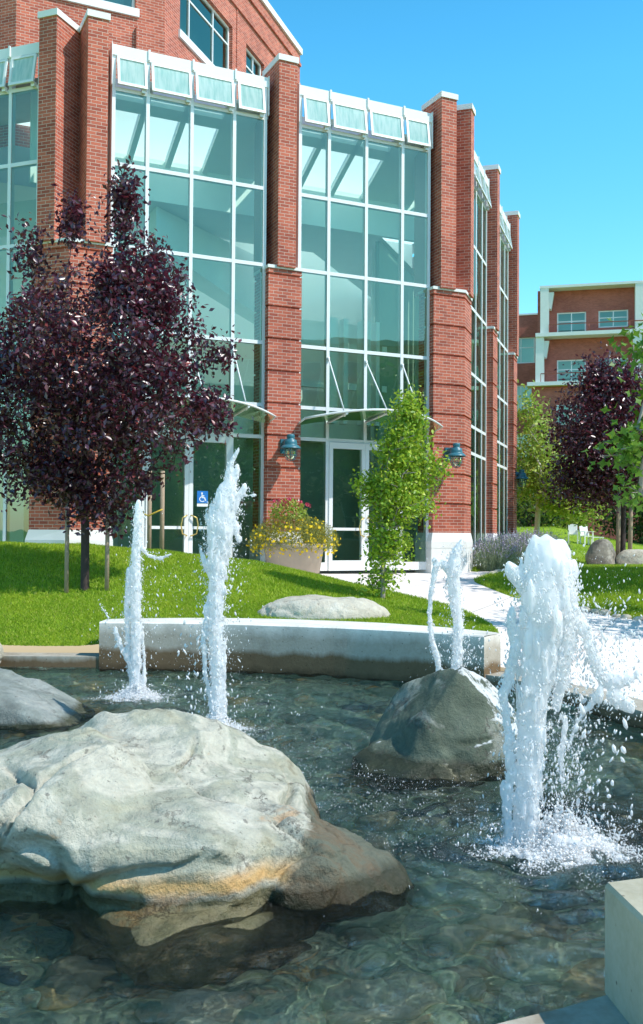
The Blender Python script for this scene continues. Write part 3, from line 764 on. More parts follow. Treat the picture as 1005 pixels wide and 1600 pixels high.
rock('boulder', 'dark blue grey boulder low in the water at the left edge', 'boulder',
     [chunk((-2.95, 8.75, .05), (1.15, .70, .42), [((.42, 0, 1), .26), ((-.3, -.4, 1), .31)])], M['rock_blue'], .026, 13, .05, 'boulders standing in the pool')
rock('boulder', 'submerged flat greenish boulder behind the nearest jet', 'boulder',
     [chunk((1.75, 5.95, -.28), (.55, .6, .26))], M['rock_green'], .03, 17, .03, 'boulders standing in the pool')
rock('boulder', 'low sunlit tan boulder on the grass right behind the seat wall', 'boulder',
     [chunk((.02, 13.15, .50), (.92, .5, .32), [((0, 0, 1), .26), ((.7, 0, .8), .62)]), chunk((.5, 13.2, .48), (.45, .4, .24))], M['rock_tan'], .03, 21, .03)
rock('boulder', 'dark split boulder standing upright under the far purple tree', 'boulder',
     [chunk((8.45, 29.6, 1.0), (.52, .45, .52), [((1, -.6, .3), .30), ((-.9, -.2, .6), .42)])], M['rock_grey'], .04, 23, .05)
rock('boulder', 'pale rounded boulder lying at the right edge beyond the shaded lawn', 'boulder',
     [chunk((9.55, 29.6, .85), (.70, .5, .42), [((0, 0, 1), .34)])], M['rock_tan'], .04, 27, .04)
rock('boulder', 'small pale rock at the left edge of the coping', 'boulder', [chunk((-3.85, 11.55, .2), (.16, .2, .20))], M['rock_tan'], .03, 31, .02)

# row of edging stones beside the path
r_ = random.Random(4)
edge = [p for p in PATHR if 3.6 < p[0] < 5.9]
k = 0
for i, p in enumerate(edge):
    for j in range(2):
        q = edge[min(i+1, len(edge)-1)]; u = j*.5
        x, y = p[0]+(q[0]-p[0])*u+r_.uniform(-.03, .03), p[1]+(q[1]-p[1])*u+r_.uniform(-.04, .04)
        s_ = r_.uniform(.055, .10); z = H(x, y)
        V = IV2*(1+.15*np.sin(IV2@np.array([[r_.uniform(-3, 3)], [r_.uniform(-3, 3)], [r_.uniform(-3, 3)]])))*np.array([s_*1.3, s_, s_*.62])
        a = r_.uniform(0, 3); V = V@np.array([[math.cos(a), -math.sin(a), 0], [math.sin(a), math.cos(a), 0], [0, 0, 1]])
        o = tri_mesh('edging_stone', V+np.array([x, y, z+s_*.25]), IT2, M['rock_tan'], smooth=True)
        tag(o, 'small pale cobble in the row edging the lawn beside the path', 'stone', 'cobbles edging the lawn beside the path')

# ------------------------------------------------------------------ fountain jets
def blobs(points):       # (x,y,z,rx,rz)
    VV = []; TT = []; b = 0
    for (x, y, z, rx, rz) in points:
        VV.append(IV2*np.array([rx, rx, rz])+np.array([x, y, z])); TT.append(IT2+b); b += len(IV2)
    return np.concatenate(VV), np.concatenate(TT)
def stream(pts, r, jitter, lump, step=.42):
    """smooth ragged core of a stream; pts: list of (Vector, radius)"""
    out = []
    for i in range(len(pts)-1):
        (a, ra), (b, rb) = pts[i], pts[i+1]; L = (b-a).length; d = 0
        while d < L:
            u = d/L; p = a.lerp(b, u); rr = ra+(rb-ra)*u
            if rr < .024:
                k = rr*r.uniform(1-lump*.6, 1+lump*.4)*.85
                out.append((p.x+r.gauss(0, rr*jitter*.6), p.y+r.gauss(0, rr*jitter*.6), p.z, k, k*r.uniform(1.3, 2.8)))
            else:
                out.append((p.x+r.gauss(0, rr*.06), p.y, p.z, rr*r.uniform(.66, .76), rr*1.6))
                for _ in range(4):
                    an = r.uniform(0, 6.283); e = rr*r.uniform(.6, .95); k = rr*r.uniform(.07, .15)
                    out.append((p.x+math.cos(an)*e, p.y+math.sin(an)*e, p.z+r.uniform(-.5, .5)*rr, k, k*r.uniform(2.5, 6)))
            d += max(rr*step, .008)
    return out
_bm = bmesh.new(); bmesh.ops.create_icosphere(_bm, subdivisions=1, radius=1); _bm.verts.index_update()
IV0 = np.array([v.co[:] for v in _bm.verts]); IT0 = np.array([[v.index for v in f.verts] for f in _bm.faces]); _bm.free()
OV = np.array([(1, 0, 0), (-1, 0, 0), (0, 1, 0), (0, -1, 0), (0, 0, 1), (0, 0, -1)], float); OT = np.array([(0, 2, 4), (2, 1, 4), (1, 3, 4), (3, 0, 4), (2, 0, 5), (1, 2, 5), (3, 1, 5), (0, 3, 5)])
def drops_mesh(P, rad, r, stretch=(1.0, 2.6), dirs=None):
    """many small drops as one array; big ones rounder"""
    out = []; b = 0; VV = []; TT = []
    for sel, (bv, bt) in ((rad < .0045, (OV, OT)), (rad >= .0045, (IV1, IT1))):
        p, q = P[sel], rad[sel]; n = len(p)
        if not n: continue
        sc = np.stack([q*r.uniform(.7, 1.1, n), q*r.uniform(.7, 1.1, n), q*r.uniform(stretch[0], stretch[1], n)], 1)
        V = bv[None]*sc[:, None]; sh = r.normal(0, .35, (n, 1)); V[:, :, 0] += V[:, :, 2]*sh
        V = (V+p[:, None]).reshape(-1, 3)
        T = (bt[None]+np.arange(n)[:, None, None]*len(bv)).reshape(-1, 3)+b
        VV.append(V); TT.append(T); b += len(V)
    return np.concatenate(VV), np.concatenate(TT)
def drops_and_glints(specs, streams, base, foam, seed):
    """specs: (center, spread, n, rmin, rmax)"""
    r = np.random.default_rng(seed); PP = []; RR = []
    for c, sp, n, r0, r1 in specs:
        n = int(n*2.4); PP.append(r.normal(0, 1, (n, 3))*np.array(sp)+np.array(c)); RR.append((r0+(r1-r0)*r.uniform(0, 1, n)**4.5)*.5)
    for path, jit, lump in streams:          # sheath of fine spray around every stream
        for (a, ra), (b, rb) in zip(path[:-1], path[1:]):
            a, b = np.array(a), np.array(b); L = np.linalg.norm(b-a); n = int(L*((ra+rb)/2)*(30000 if ra > .03 else 26000))+6
            u = r.uniform(0, 1, (n, 1)); rr = ra+(rb-ra)*u; an = r.uniform(0, 6.283, (n, 1)); e = rr*np.abs(r.normal(.95, .24+.25*jit, (n, 1)))
            p = a+(b-a)*u+np.c_[np.cos(an)*e, np.sin(an)*e, r.normal(0, .02, (n, 1))]
            # clumping: drop points where a smooth random field is low
            f = np.sin(p[:, 0]*61+p[:, 2]*23+seed)+np.sin(p[:, 1]*57-p[:, 2]*31)+np.sin(p[:, 2]*47+p[:, 0]*19)
            k = (f > -.9)|(e[:, 0] < rr[:, 0]*.8); PP.append(p[k]); RR.append((.0020+.0052*r.uniform(0, 1, n)**3.5)[k])
    fr_, fn, fs = foam
    if fn:
        n = fn*26; an = r.uniform(0, 6.283, n); e = fr_*np.abs(r.normal(0, .5, n))
        arms = 1+.35*np.sin(an*5+seed)+.25*np.sin(an*9+seed*2)
        e *= arms; hgt = np.abs(r.normal(0, 1, n))*(.006+.065*np.exp(-(e/fr_/.5)**2))
        FP = np.c_[base[0]+fs[0]+np.cos(an)*e*1.25, base[1]+fs[1]+np.sin(an)*e, hgt+.004]; FR = (.0018+.0075*r.uniform(0, 1, n)**3)*np.clip(1.25-.55*e/fr_, .45, 1.2)
    P = np.concatenate(PP); Q = np.concatenate(RR); k = P[:, 2] > 0
    A = [drops_mesh(P[k], Q[k], r)]
    if fn: A.append(drops_mesh(FP, FR, r, (.5, 1.0)))
    return merge(A)
def jet(label, base, streams, drops, foam_r, foam_n, seed, voxel, foam_shift=(0, 0)):
    r = random.Random(seed); pts = []; foam_pts = []
    for path, jit, lump in streams:
        pts += stream([(Vector(p), rad) for p, rad in path], r, jit, lump)
    root = thing('fountain_jet', label, 'water jet', base, 'white water jets rising from the pool')
    for _ in range(int(foam_n*1.0)):      # churned white patch at the foot
        an = r.uniform(0, 6.283); e = min(foam_r*.62*abs(r.gauss(0, .55)), foam_r*.72)*(1+.3*math.sin(an*5+seed)+.25*math.sin(an*8)); k = r.uniform(.012, .036)*foam_r/.3*(1.12-.95*min(1, e/foam_r))
        foam_pts.append((base[0]+foam_shift[0]+math.cos(an)*e*1.3, base[1]+foam_shift[1]+math.sin(an)*e, r.uniform(.004, .024)+.05*math.exp(-(e/foam_r/.3)**2)*r.random(), k, k*r.uniform(.35, .75)))
    V, T = blobs(pts)
    remesh_object('water_column', V, T, voxel, M['spray'], 2, root)
    V, T = blobs(foam_pts); remesh_object('foam', V, T, voxel, M['spray'], 1, root)['kind'] = 'stuff'
    V, T = drops_and_glints(drops, streams, base, (foam_r, foam_n, foam_shift), seed+1)
    tag(tri_mesh('drops_and_glints', V, T, M['mist'], root, smooth=True), kind='stuff')
def P(x, y, D): return tuple(pix(x, y, D))
# thin jet at the left
D = 9.72
b0 = pixz(213, 1092, 0)
jet('slim water jet on the left with a white foam ring at its base', tuple(b0),
    [([(P(213, 1092, D), .055), (P(213, 1000, D), .060), (P(212, 930, D), .065), (P(213, 860, D), .055), (P(216, 815, D), .052), (P(216, 788, D), .040)], .18, .18),
     ([(P(208, 1080, D+.05), .03), (P(200, 1020, D), .025), (P(198, 950, D), .03), (P(201, 890, D), .028)], .4, .5),
     ([(P(217, 850, D), .02), (P(232, 868, D), .012), (P(250, 873, D), .012), (P(267, 866, D), .010)], .3, .5),
     ([(P(205, 1040, D), .02), (P(190, 1012, D), .026), (P(180, 985, D), .018), (P(186, 1005, D), .016), (P(178, 1012, D), .012)], .5, .5),
     ([(P(170, 966, D), .009), (P(160, 950, D), .007), (P(155, 945, D), .005)], .3, .4),
     ([(P(224, 1075, D), .024), (P(226, 1030, D), .012), (P(222, 980, D), .012)], .6, .5)],
    [(P(214, 1010, D), (.10, .08, .45), 260, .004, .016), (P(245, 930, D), (.16, .1, .25), 70, .004, .020), (P(172, 985, D), (.10, .08, .18), 50, .004, .016), (P(213, 1080, D), (.22, .2, .06), 200, .004, .014)],
    .30, 420, 41, .0085)
# taller jet left of centre
D = 8.15
b0 = pixz(339, 1143, 0)
jet('tall water jet left of centre splitting into fingers at its top', tuple(b0),
    [([(P(339, 1145, D), .060), (P(339, 1060, D), .062), (P(338, 960, D), .072), (P(340, 880, D), .095), (P(346, 820, D), .135), (P(352, 785, D), .11), (P(360, 760, D), .07)], .2, .16),
     ([(P(355, 770, D), .05), (P(358, 740, D), .040), (P(363, 720, D), .018), (P(373, 703, D), .014)], .1, .2),
     ([(P(358, 775, D), .05), (P(366, 750, D), .036), (P(371, 735, D), .026), (P(371, 728, D), .018)], .1, .2),
     ([(P(362, 800, D), .045), (P(372, 778, D), .030), (P(382, 763, D), .028), (P(384, 760, D), .024)], .1, .2),
     ([(P(375, 775, D), .009), (P(390, 774, D), .006), (P(399, 774, D), .013)], .1, .2),
     ([(P(362, 800, D), .030), (P(370, 825, D), .022), (P(372, 845, D), .016), (P(376, 842, D), .012)], .4, .5),
     ([(P(330, 900, D), .03), (P(320, 880, D), .02), (P(312, 856, D), .012)], .3, .4),
     ([(P(328, 940, D), .022), (P(318, 1000, D), .018), (P(322, 1060, D), .014), (P(330, 1110, D), .01)], .8, .7),
     ([(P(345, 1143, D), .022), (P(351, 1110, D), .016), (P(350, 1060, D), .014), (P(352, 1000, D), .012)], .7, .6),
     ([(P(336, 830, D), .05), (P(325, 812, D), .025), (P(322, 805, D), .012)], .3, .4)],
    [(P(335, 1000, D), (.13, .1, .5), 420, .004, .018), (P(318, 1060, D), (.13, .1, .28), 180, .004, .024), (P(360, 860, D), (.12, .1, .2), 70, .004, .016), (P(380, 1100, D), (.25, .15, .12), 120, .004, .014), (P(420, 1170, D-.3), (.25, .15, .05), 150, .003, .012), ((-.5, 7.7, .012), (.6, .5, .008), 700, .002, .007)],  # last entry: white flecks on the water standing in for sun glints
    .30, 220, 43, .0085)
# the big near jet
D = 5.12
b0 = pixz(842, 1325, 0)
jet('broad nearest water jet on the right collapsing in heavy splashes', tuple(b0),
    [([(P(826, 1330, D), .090), (P(824, 1260, D), .082), (P(828, 1170, D), .085), (P(836, 1080, D), .10), (P(846, 1000, D), .13), (P(850, 940, D), .155), (P(852, 895, D), .14)], .16, .14),
     ([(P(840, 910, D), .09), (P(838, 880, D), .085), (P(838, 862, D), .055), (P(836, 848, D), .03)], .15, .2),
     ([(P(868, 930, D), .10), (P(872, 890, D), .09), (P(876, 868, D), .055), (P(872, 860, D), .04)], .15, .2),
     ([(P(830, 930, D), .05), (P(812, 905, D), .04), (P(798, 893, D), .034), (P(794, 887, D), .026)], .1, .2),
     ([(P(885, 900, D), .05), (P(897, 886, D), .028), (P(901, 895, D), .018)], .15, .3),
     ([(P(880, 900, D), .07), (P(890, 960, D), .06), (P(886, 1010, D), .05), (P(878, 1060, D), .04), (P(870, 1100, D), .03)], .5, .5),
     ([(P(895, 960, D), .04), (P(915, 985, D), .035), (P(928, 1030, D), .034), (P(940, 1060, D), .030), (P(960, 1065, D), .035), (P(985, 1060, D), .018), (P(1000, 1050, D), .010)], .8, .7),
     ([(P(955, 1085, D), .035), (P(975, 1098, D), .03), (P(988, 1105, D), .024)], .2, .3),
     ([(P(935, 1085, D), .018), (P(915, 1110, D), .011), (P(897, 1140, D), .008), (P(886, 1175, D), .006)], .8, .8),
     ([(P(882, 1120, D), .010), (P(879, 1180, D), .012), (P(878, 1225, D), .008)], .9, .8),
     ([(P(806, 1010, D), .035), (P(796, 1060, D), .03), (P(786, 1085, D), .03), (P(792, 1130, D), .025), (P(798, 1190, D), .022), (P(792, 1260, D), .02), (P(796, 1320, D), .02)], .6, .6),
     ([(P(800, 960, D), .03), (P(798, 985, D), .025), (P(804, 1005, D), .02)], .6, .6),
     ([(P(870, 1330, D-.1), .06), (P(905, 1335, D-.1), .06), (P(940, 1330, D), .045)], .6, .5)],
    [(P(872, 1180, D), (.10, .10, .30), 620, .003, .015), (P(930, 1030, D), (.14, .10, .18), 1100, .0025, .014), (P(890, 1200, D), (.06, .08, .22), 500, .0025, .012), (P(796, 1180, D), (.04, .08, .32), 260, .003, .013), (P(905, 1300, D), (.18, .14, .07), 420, .003, .016), (P(790, 1310, D), (.14, .12, .05), 260, .003, .013), (P(920, 1180, D), (.12, .1, .2), 40, .006, .034), (P(930, 960, D), (.12, .1, .15), 90, .003, .014), (P(960, 1360, D-.2), (.14, .2, .03), 200, .003, .012), ((.95, 5.3, .012), (.55, .35, .008), 900, .0015, .007), ((.25, 6.2, .012), (.55, .5, .008), 1300, .0015, .008), ((.15, 5.3, .012), (.3, .35, .008), 500, .0015, .007), ((-.2, 7.2, .012), (.5, .4, .008), 700, .0015, .008), ((1.5, 4.6, .012), (.35, .25, .008), 350, .0015, .005)],  # flat entries at the end: white flecks imitating sun glints on the water
    .36, 1300, 47, .0065, (.10, -.03))
# the small jet behind the pyramid boulder
D = 8.5
b0 = pixz(708, 1105, 0)
jet('thin double water jet rising behind the pyramid shaped boulder', tuple(b0),
    [([(P(708, 1100, D), .05), (P(715, 1030, D), .055), (P(716, 970, D), .052), (P(709, 920, D), .065), (P(708, 885, D), .07), (P(716, 858, D), .04), (P(722, 848, D), .02)], .16, .18),
     ([(P(692, 1100, D), .03), (P(684, 1030, D), .032), (P(675, 1000, D), .028), (P(671, 960, D), .022), (P(673, 930, D), .022), (P(679, 895, D), .030), (P(683, 878, D), .03), (P(676, 876, D), .012)], .15, .2),
     ([(P(684, 1096, D), .06), (P(712, 1096, D), .06)], .05, .1),
     ([(P(705, 895, D), .04), (P(695, 884, D), .03), (P(690, 880, D), .016)], .2, .3),
    ],
    [(P(728, 1020, D), (.10, .1, .14), 150, .004, .018), (P(705, 1000, D), (.10, .1, .2), 100, .004, .014), (P(715, 870, D), (.12, .1, .1), 40, .004, .016), (P(770, 1080, D-.6), (.2, .2, .1), 90, .004, .013)],
    .28, 160, 53, .009)

# ------------------------------------------------------------------ the glass and brick pavilion
ZF = .80
AB = frame((-.5153, 21.0005), 64.757)
_v = AB(3.22+.78, 0, 0); CD = frame((_v.x+.78*math.sin(R(18.83)), _v.y+.78*math.cos(R(18.83))), 18.83)
_v1 = AB(-4.03-.78, 0, 0); ZA = frame((_v1.x-.78*math.sin(R(110.4)), _v1.y-.78*math.cos(R(110.4))), 110.4)
T0, TFB, TAW, T1, T2, T3, T4, T5 = 11.237, 11.03, 10.38, 8.888, 7.267, 5.626, 4.314, 3.643
pav = thing('glass_pavilion', 'octagonal red brick building with tall teal glass bays and white frames', 'building', tuple(AB(-.4, -6, ZF)))
MUL = [0, .69, 1.61, 2.53, 3.22]
def bay(fr, s0, door):
    mb = MB(); w_ = .036
    for i, m in enumerate(MUL):
        z0 = ZF+.02
        mb.fbox(fr, s0+m-w_, s0+m+w_, -.10, .022, z0, T0-.005)
    for z in (TAW, T1, T2, T3, T4, T5):
        for i in range(4):
            mb.fbox(fr, s0+MUL[i]+w_, s0+MUL[i+1]-w_, -.09, .017, z-.038, z+.038)
    for i in range(4):
        if door and i in (1, 2): continue
        mb.fbox(fr, s0+MUL[i]+w_, s0+MUL[i+1]-w_, -.09, .022, ZF+.02, ZF+.20)
    b_ = mb.build('window_bay', M['white_metal'], pav)
    mb = MB()      # fascia with its divider lugs
    mb.fbox(fr, s0-.045, s0+3.265, -.09, .055, TFB, T0)
    for m in MUL[1:-1]: mb.fbox(fr, s0+m-.02, s0+m+.02, .055, .085, TFB+.02, T0+.025)
    mb.fbox(fr, s0-.06, s0-.045, -.09, .08, TFB-.6, T0+.03); mb.fbox(fr, s0+3.265, s0+3.28, -.09, .08, TFB-.6, T0+.03)
    mb.build('fascia', M['white_metal'], b_)
    mb = MB()      # side returns and lid of the projecting bay box
    mb.fbox(fr, s0-.045, s0-.037, -.70, -.09, T2-.1, T0-.01); mb.fbox(fr, s0+3.257, s0+3.265, -.70, -.09, T2-.1, T0-.01)
    mb.fbox(fr, s0-.037, s0+3.257, -.20, -.09, T0-.06, T0-.012)
    mb.build('bay_return', M['grey_metal'], b_)
    for q_ in ((s0-.16, s0-.062, -.50, -.22, TFB-.12, TFB+.10), (s0+3.282, s0+3.38, -.50, -.22, TFB-.55, TFB-.1)):   # white cornice stub at each end
        mb = MB(); mb.fbox(fr, *q_); mb.build('cornice_stub', M['stone'], b_)
    mb = MB()
    for i in range(4):
        a, c = s0+MUL[i]+w_-.01, s0+MUL[i+1]-w_+.01
        zs = [ZF+.15, T5, T4, T3, T2, T1, TAW]
        for j in range(6):
            if j == 0 and door and i in (1, 2): continue
            mb.face([fr(a, .004, zs[j]), fr(c, .004, zs[j]), fr(c, .004, zs[j+1]), fr(a, .004, zs[j+1])])
    mb.build('glazing', M['glass'], b_)
    for i in range(4):       # top hung vents standing open
        a, c = s0+MUL[i]+w_+.012, s0+MUL[i+1]-w_-.012
        top, L, an = TFB-.02, .60, R(9)
        def q(s_, u, o):     # u down along sash, o outwards
            return fr(s_, .03+math.sin(an)*u+math.cos(an)*o, top-math.cos(an)*u+math.sin(an)*o)
        mb = MB()
        def sash(a0, a1, u0, u1, o0=0, o1=.04, mi=0):
            mb.hexa([q(a0, u1, o1), q(a1, u1, o1), q(a1, u1, o0), q(a0, u1, o0), q(a0, u0, o1), q(a1, u0, o1), q(a1, u0, o0), q(a0, u0, o0)], mi)
        sash(a, a+.05, 0, L); sash(c-.05, c, 0, L); sash(a+.05, c-.05, 0, .045); sash(a+.05, c-.05, L-.055, L)
        mb.face([q(a+.045, L-.05, .02), q(c-.045, L-.05, .02), q(c-.045, .04, .02), q(a+.045, .04, .02)], 1)
        mb.fbox(fr, c-.10, c-.02, .02, .10, TAW-.02, TAW+.07)
        mb.build('vent_window', [M['white_metal'], M['vent_glass']], b_)
    return b_
def door(fr, s0, s1, hinge_left, sign=False):
    mb = MB(); z0 = ZF+.02; z1 = T5-.045
    st = .085
    mb.fbox(fr, s0, s0+st, -.06, .05, z0, z1); mb.fbox(fr, s1-st, s1, -.06, .05, z0, z1)
    mb.fbox(fr, s0+st, s1-st, -.06, .05, z1-.13, z1); mb.fbox(fr, s0+st, s1-st, -.06, .05, z0, z0+.22)
    mb.fbox(fr, s0+st, s1-st, -.055, .045, z0+.87, z0+.93)
    d_ = mb.build('door', M['white_metal'], pav)
    mb = MB()
    for a, b in ((z0+.2, z0+.88), (z0+.92, z1-.12)):
        mb.face([fr(s0+st-.01, 0, a), fr(s1-st+.01, 0, a), fr(s1-st+.01, 0, b), fr(s0+st-.01, 0, b)])
    mb.build('door_glass', M['glass'], d_)
    hs_ = s1-.045 if hinge_left else s0+.045; sg = -1 if hinge_left else 1
    mb = MB()
    mb.tube([fr(hs_, .05, z0+1.15), fr(hs_, .10, z0+1.15), fr(hs_+sg*.10, .12, z0+1.10), fr(hs_+sg*.13, .12, z0+.95), fr(hs_+sg*.10, .12, z0+.78), fr(hs_, .10, z0+.74), fr(hs_, .05, z0+.74)], .014, 6)
    mb.build('handle', M['brass'], d_)
    if sign:
        cs = s0+.30; zc = z0+1.52; h_ = .115
        mb = MB(); mb.fbox(fr, cs-h_, cs+h_, .004, .008, zc-h_, zc+h_*1.15)
        mb.fbox(fr, cs-h_, cs+h_, .004, .0075, zc-h_-.07, zc-h_-.012, 1)
        def dot(x, y, rr, q_=.0105):
            mb.face([fr(cs+x+rr*math.cos(k*math.pi/6), q_, zc+y+rr*math.sin(k*math.pi/6)) for k in range(12)], 1)
        dot(-.012, .085, .018)
        def bar(x0, y0, x1, y1, w=.011):
            d = Vector((x1-x0, y1-y0)).normalized(); nx, ny = -d.y*w, d.x*w
            mb.face([fr(cs+x0-nx, .0105, zc+y0-ny), fr(cs+x1-nx, .0105, zc+y1-ny), fr(cs+x1+nx, .0105, zc+y1+ny), fr(cs+x0+nx, .0105, zc+y0+ny)], 1)
        bar(-.012, .065, -.008, -.005); bar(-.010, .030, .035, .030); bar(-.010, -.005, .042, -.005); bar(.042, -.002, .060, -.055); bar(.055, -.060, .075, -.055)
        for k in range(9):
            a0 = math.pi*(.55+k*.135); a1 = a0+math.pi*.135
            bar(-.005+.058*math.cos(a0), -.035+.05*math.sin(a0), -.005+.058*math.cos(a1), -.035+.05*math.sin(a1), .008)
        mb.build('accessibility_sign', [M['sign_blue'], M['sign_white']], d_, 'blue sticker with white wheelchair symbol')
def canopy(fr, s0):
    NS = 16; a, b = s0-.06, s0+3.30; mb = MB()
    def pt(t_, u, dz=0):
        k = 1-(2*t_-1)**2
        qf = .50+.68*k; return fr(a+(b-a)*t_, .045+(qf-.045)*u, 4.13-.20*(1-k)+.10*u+dz)
    for i in range(NS):
        t0, t1 = i/NS, (i+1)/NS
        mb.face([pt(t0, 0), pt(t0, 1), pt(t1, 1), pt(t1, 0)][::-1]); mb.face([pt(t0, 0, -.02), pt(t0, 1, -.02), pt(t1, 1, -.02), pt(t1, 0, -.02)])
    c_ = mb.build('canopy', M['canopy_glass'], pav)
    mb = MB()
    mb.tube([pt(i/NS, 1, -.01) for i in range(NS+1)], .024, 6)
    mb.tube([pt(0, 0, -.01), pt(0, 1, -.01)], .022, 6); mb.tube([pt(1, 0, -.01), pt(1, 1, -.01)], .022, 6)
    for m in MUL[1:-1]:
        t_ = (s0+m-a)/(b-a); mb.tube([pt(t_, 0, -.05), pt(t_, 1, -.045)], .028, 6)
    mb.build('canopy_frame', M['white_metal'], c_)
    for m in MUL[1:-1]:
        t_ = (s0+m-a)/(b-a); mb = MB(); e = pt(t_, .86, .0)
        mb.tube([fr(s0+m, .03, T3-.22), fr(s0+m, .06, T3-.23), e], .016, 6); mb.lathe(fr(s0+m, .05, T3-.26), [(.0, 0), (.03, .0), (.03, .07), (0, .07)], 8)
        mb.tube([e, e-Vector((0, 0, .09))], .02, 6)
        mb.build('tie_rod', M['white_metal'], c_)
bay(AB, 0, True); bay(AB, -4.03, True); bay(CD, 0, False); bay(CD, 4.03, False); bay(ZA, -3.22, False)
for s0 in (0, -4.03):
    door(AB, s0+MUL[1]+.038, s0+MUL[2]-.003, True, False); door(AB, s0+MUL[2]+.003, s0+MUL[3]-.038, False, s0 < -1)
    canopy(AB, s0)

# pillars: stacked courses with recessed grooves, stone base, white step caps, tall fins
STEP = 7.21; FIN = 11.56
def shrink(poly, d):
    c = Vector((sum(p[0] for p in poly)/len(poly), sum(p[1] for p in poly)/len(poly)))
    out = []
    for p in poly:
        v = Vector((p[0], p[1]))-c; out.append(tuple(c+v*(1-d/v.length)))
    return out
def pillar(low, fins):
    zb = ZF+.86; mb = MB(); z = zb; H_ = .677
    core = shrink(low, .05)
    while z < STEP-.01:
        e = min(z+H_-.042, STEP); mb.prism(low, z, e); z += H_
        if z < STEP-.01: mb.prism(core, e-.003, z+.003)
    for fr, a, b, q0, q1 in fins:
        mb.fbox(fr, a, b, q0, q1, STEP+.0, FIN)
    p_ = mb.build('brick_pillar', M['brick'], pav)
    mb = MB(); big = shrink(low, -.07); mid = shrink(low, -.07)
    mb.prism(big, ZF-.25, ZF+.50); mb.prism(shrink(big, .012), ZF+.50, ZF+.515); mb.prism(big, ZF+.515, ZF+.66); mb.prism(big, ZF+.66, zb-.002, taper=shrink(low, -.004))
    mb.build('stone_base', M['stone'], p_)
    mb = MB()
    mb.prism(shrink(low, -.03), STEP-.035, STEP+.03)
    mb.build('step_cap', M['stone'], p_)
    for fr, a, b, q0, q1 in fins:
        mb = MB(); mb.fbox(fr, a-.025, b+.025, q0-.03, q1+.03, FIN, FIN+.125); mb.build('pillar_cap', M['stone'], p_)
def straight(fr, s0, s1):
    c = (s0+s1)/2; q = [fr(s0+.025, -.60, 0), fr(s0+.025, .20, 0), fr(s1-.025, .20, 0), fr(s1-.025, -.60, 0)]
    poly = [(p.x, p.y) for p in q][::-1]
    a = sum(poly[i][0]*poly[(i+1) % 4][1]-poly[(i+1) % 4][0]*poly[i][1] for i in range(4))
    if a < 0: poly.reverse()
    pillar(poly, [(fr, c-.205, c+.205, -.60, .275)])
def corner(fa, sa, fb, sb):
    """fa bay edge sa (right end), fb bay edge sb (left end)"""
    V = fa(sa+.78, 0, 0); tn = math.tan(R(22.5))*.20
    pts = [fa(sa+.025, -.45, 0), fa(sa+.025, .20, 0), fa(sa+.78+tn, .20, 0), fb(sb-.025, .20, 0), fb(sb-.025, -.45, 0)]
    poly = [(p.x, p.y) for p in pts]; n = len(poly)
    a = sum(poly[i][0]*poly[(i+1) % n][1]-poly[(i+1) % n][0]*poly[i][1] for i in range(n))
    if a < 0: poly.reverse()
    pillar(poly, [(fa, sa+.17, sa+.57, -.55, .275), (fb, sb-.57, sb-.17, -.55, .275)])
straight(AB, -.81, 0); straight(CD, 3.22, 4.03); straight(CD, 7.25, 8.06); straight(ZA, -4.03, -3.22)
corner(AB, 3.22, CD, 0); corner(ZA, 0, AB, -4.03)

# roof, skylight strip, interior
ap = 10.63
ctr = AB(-.405, -ap, 0)
def octa(a_, off=0):
    r0 = a_/math.cos(R(22.5)); base = math.atan2(AB.n.y, AB.n.x)
    return [(ctr.x+r0*math.cos(base+R(22.5+45*k)), ctr.y+r0*math.sin(base+R(22.5+45*k))) for k in range(8)]
mb = MB(); _a, _b = octa(ap-2.0), octa(ap-2.6)
for k in range(8):
    j = (k+1) % 8; mb.face([(_a[k][0], _a[k][1], 11.0), (_a[j][0], _a[j][1], 11.0), (_b[j][0], _b[j][1], 11.0), (_b[k][0], _b[k][1], 11.0)])
sky_c = MB(); sky_c.face([(p_[0], p_[1], 11.0) for p_ in _b])  # unseen translucent roof centre, added to brighten the interior
o1, o2 = octa(ap-.62), octa(ap-2.0)
for k in range(8):
    j = (k+1) % 8
    if k == 7: continue
    mb.face([(o1[k][0], o1[k][1], 10.9), (o1[j][0], o1[j][1], 10.9), (o2[j][0], o2[j][1], 10.9), (o2[k][0], o2[k][1], 10.9)])
mb.build('roof', M['roof'], pav); sky_c.build('added_roof_light', M['skylight'], pav)
mb = MB()      # solid walls on the unseen sides
ow = octa(ap-.5)
for k in range(1, 6):
    j = (k+1) % 8
    mb.face([(ow[k][0], ow[k][1], ZF), (ow[j][0], ow[j][1], ZF), (ow[j][0], ow[j][1], 11.2), (ow[k][0], ow[k][1], 11.2)])
mb.build('rear_wall', M['brick'], pav)
def sk(q): return 10.70+.52*(q+.35)
rf = MB(); bars = MB()
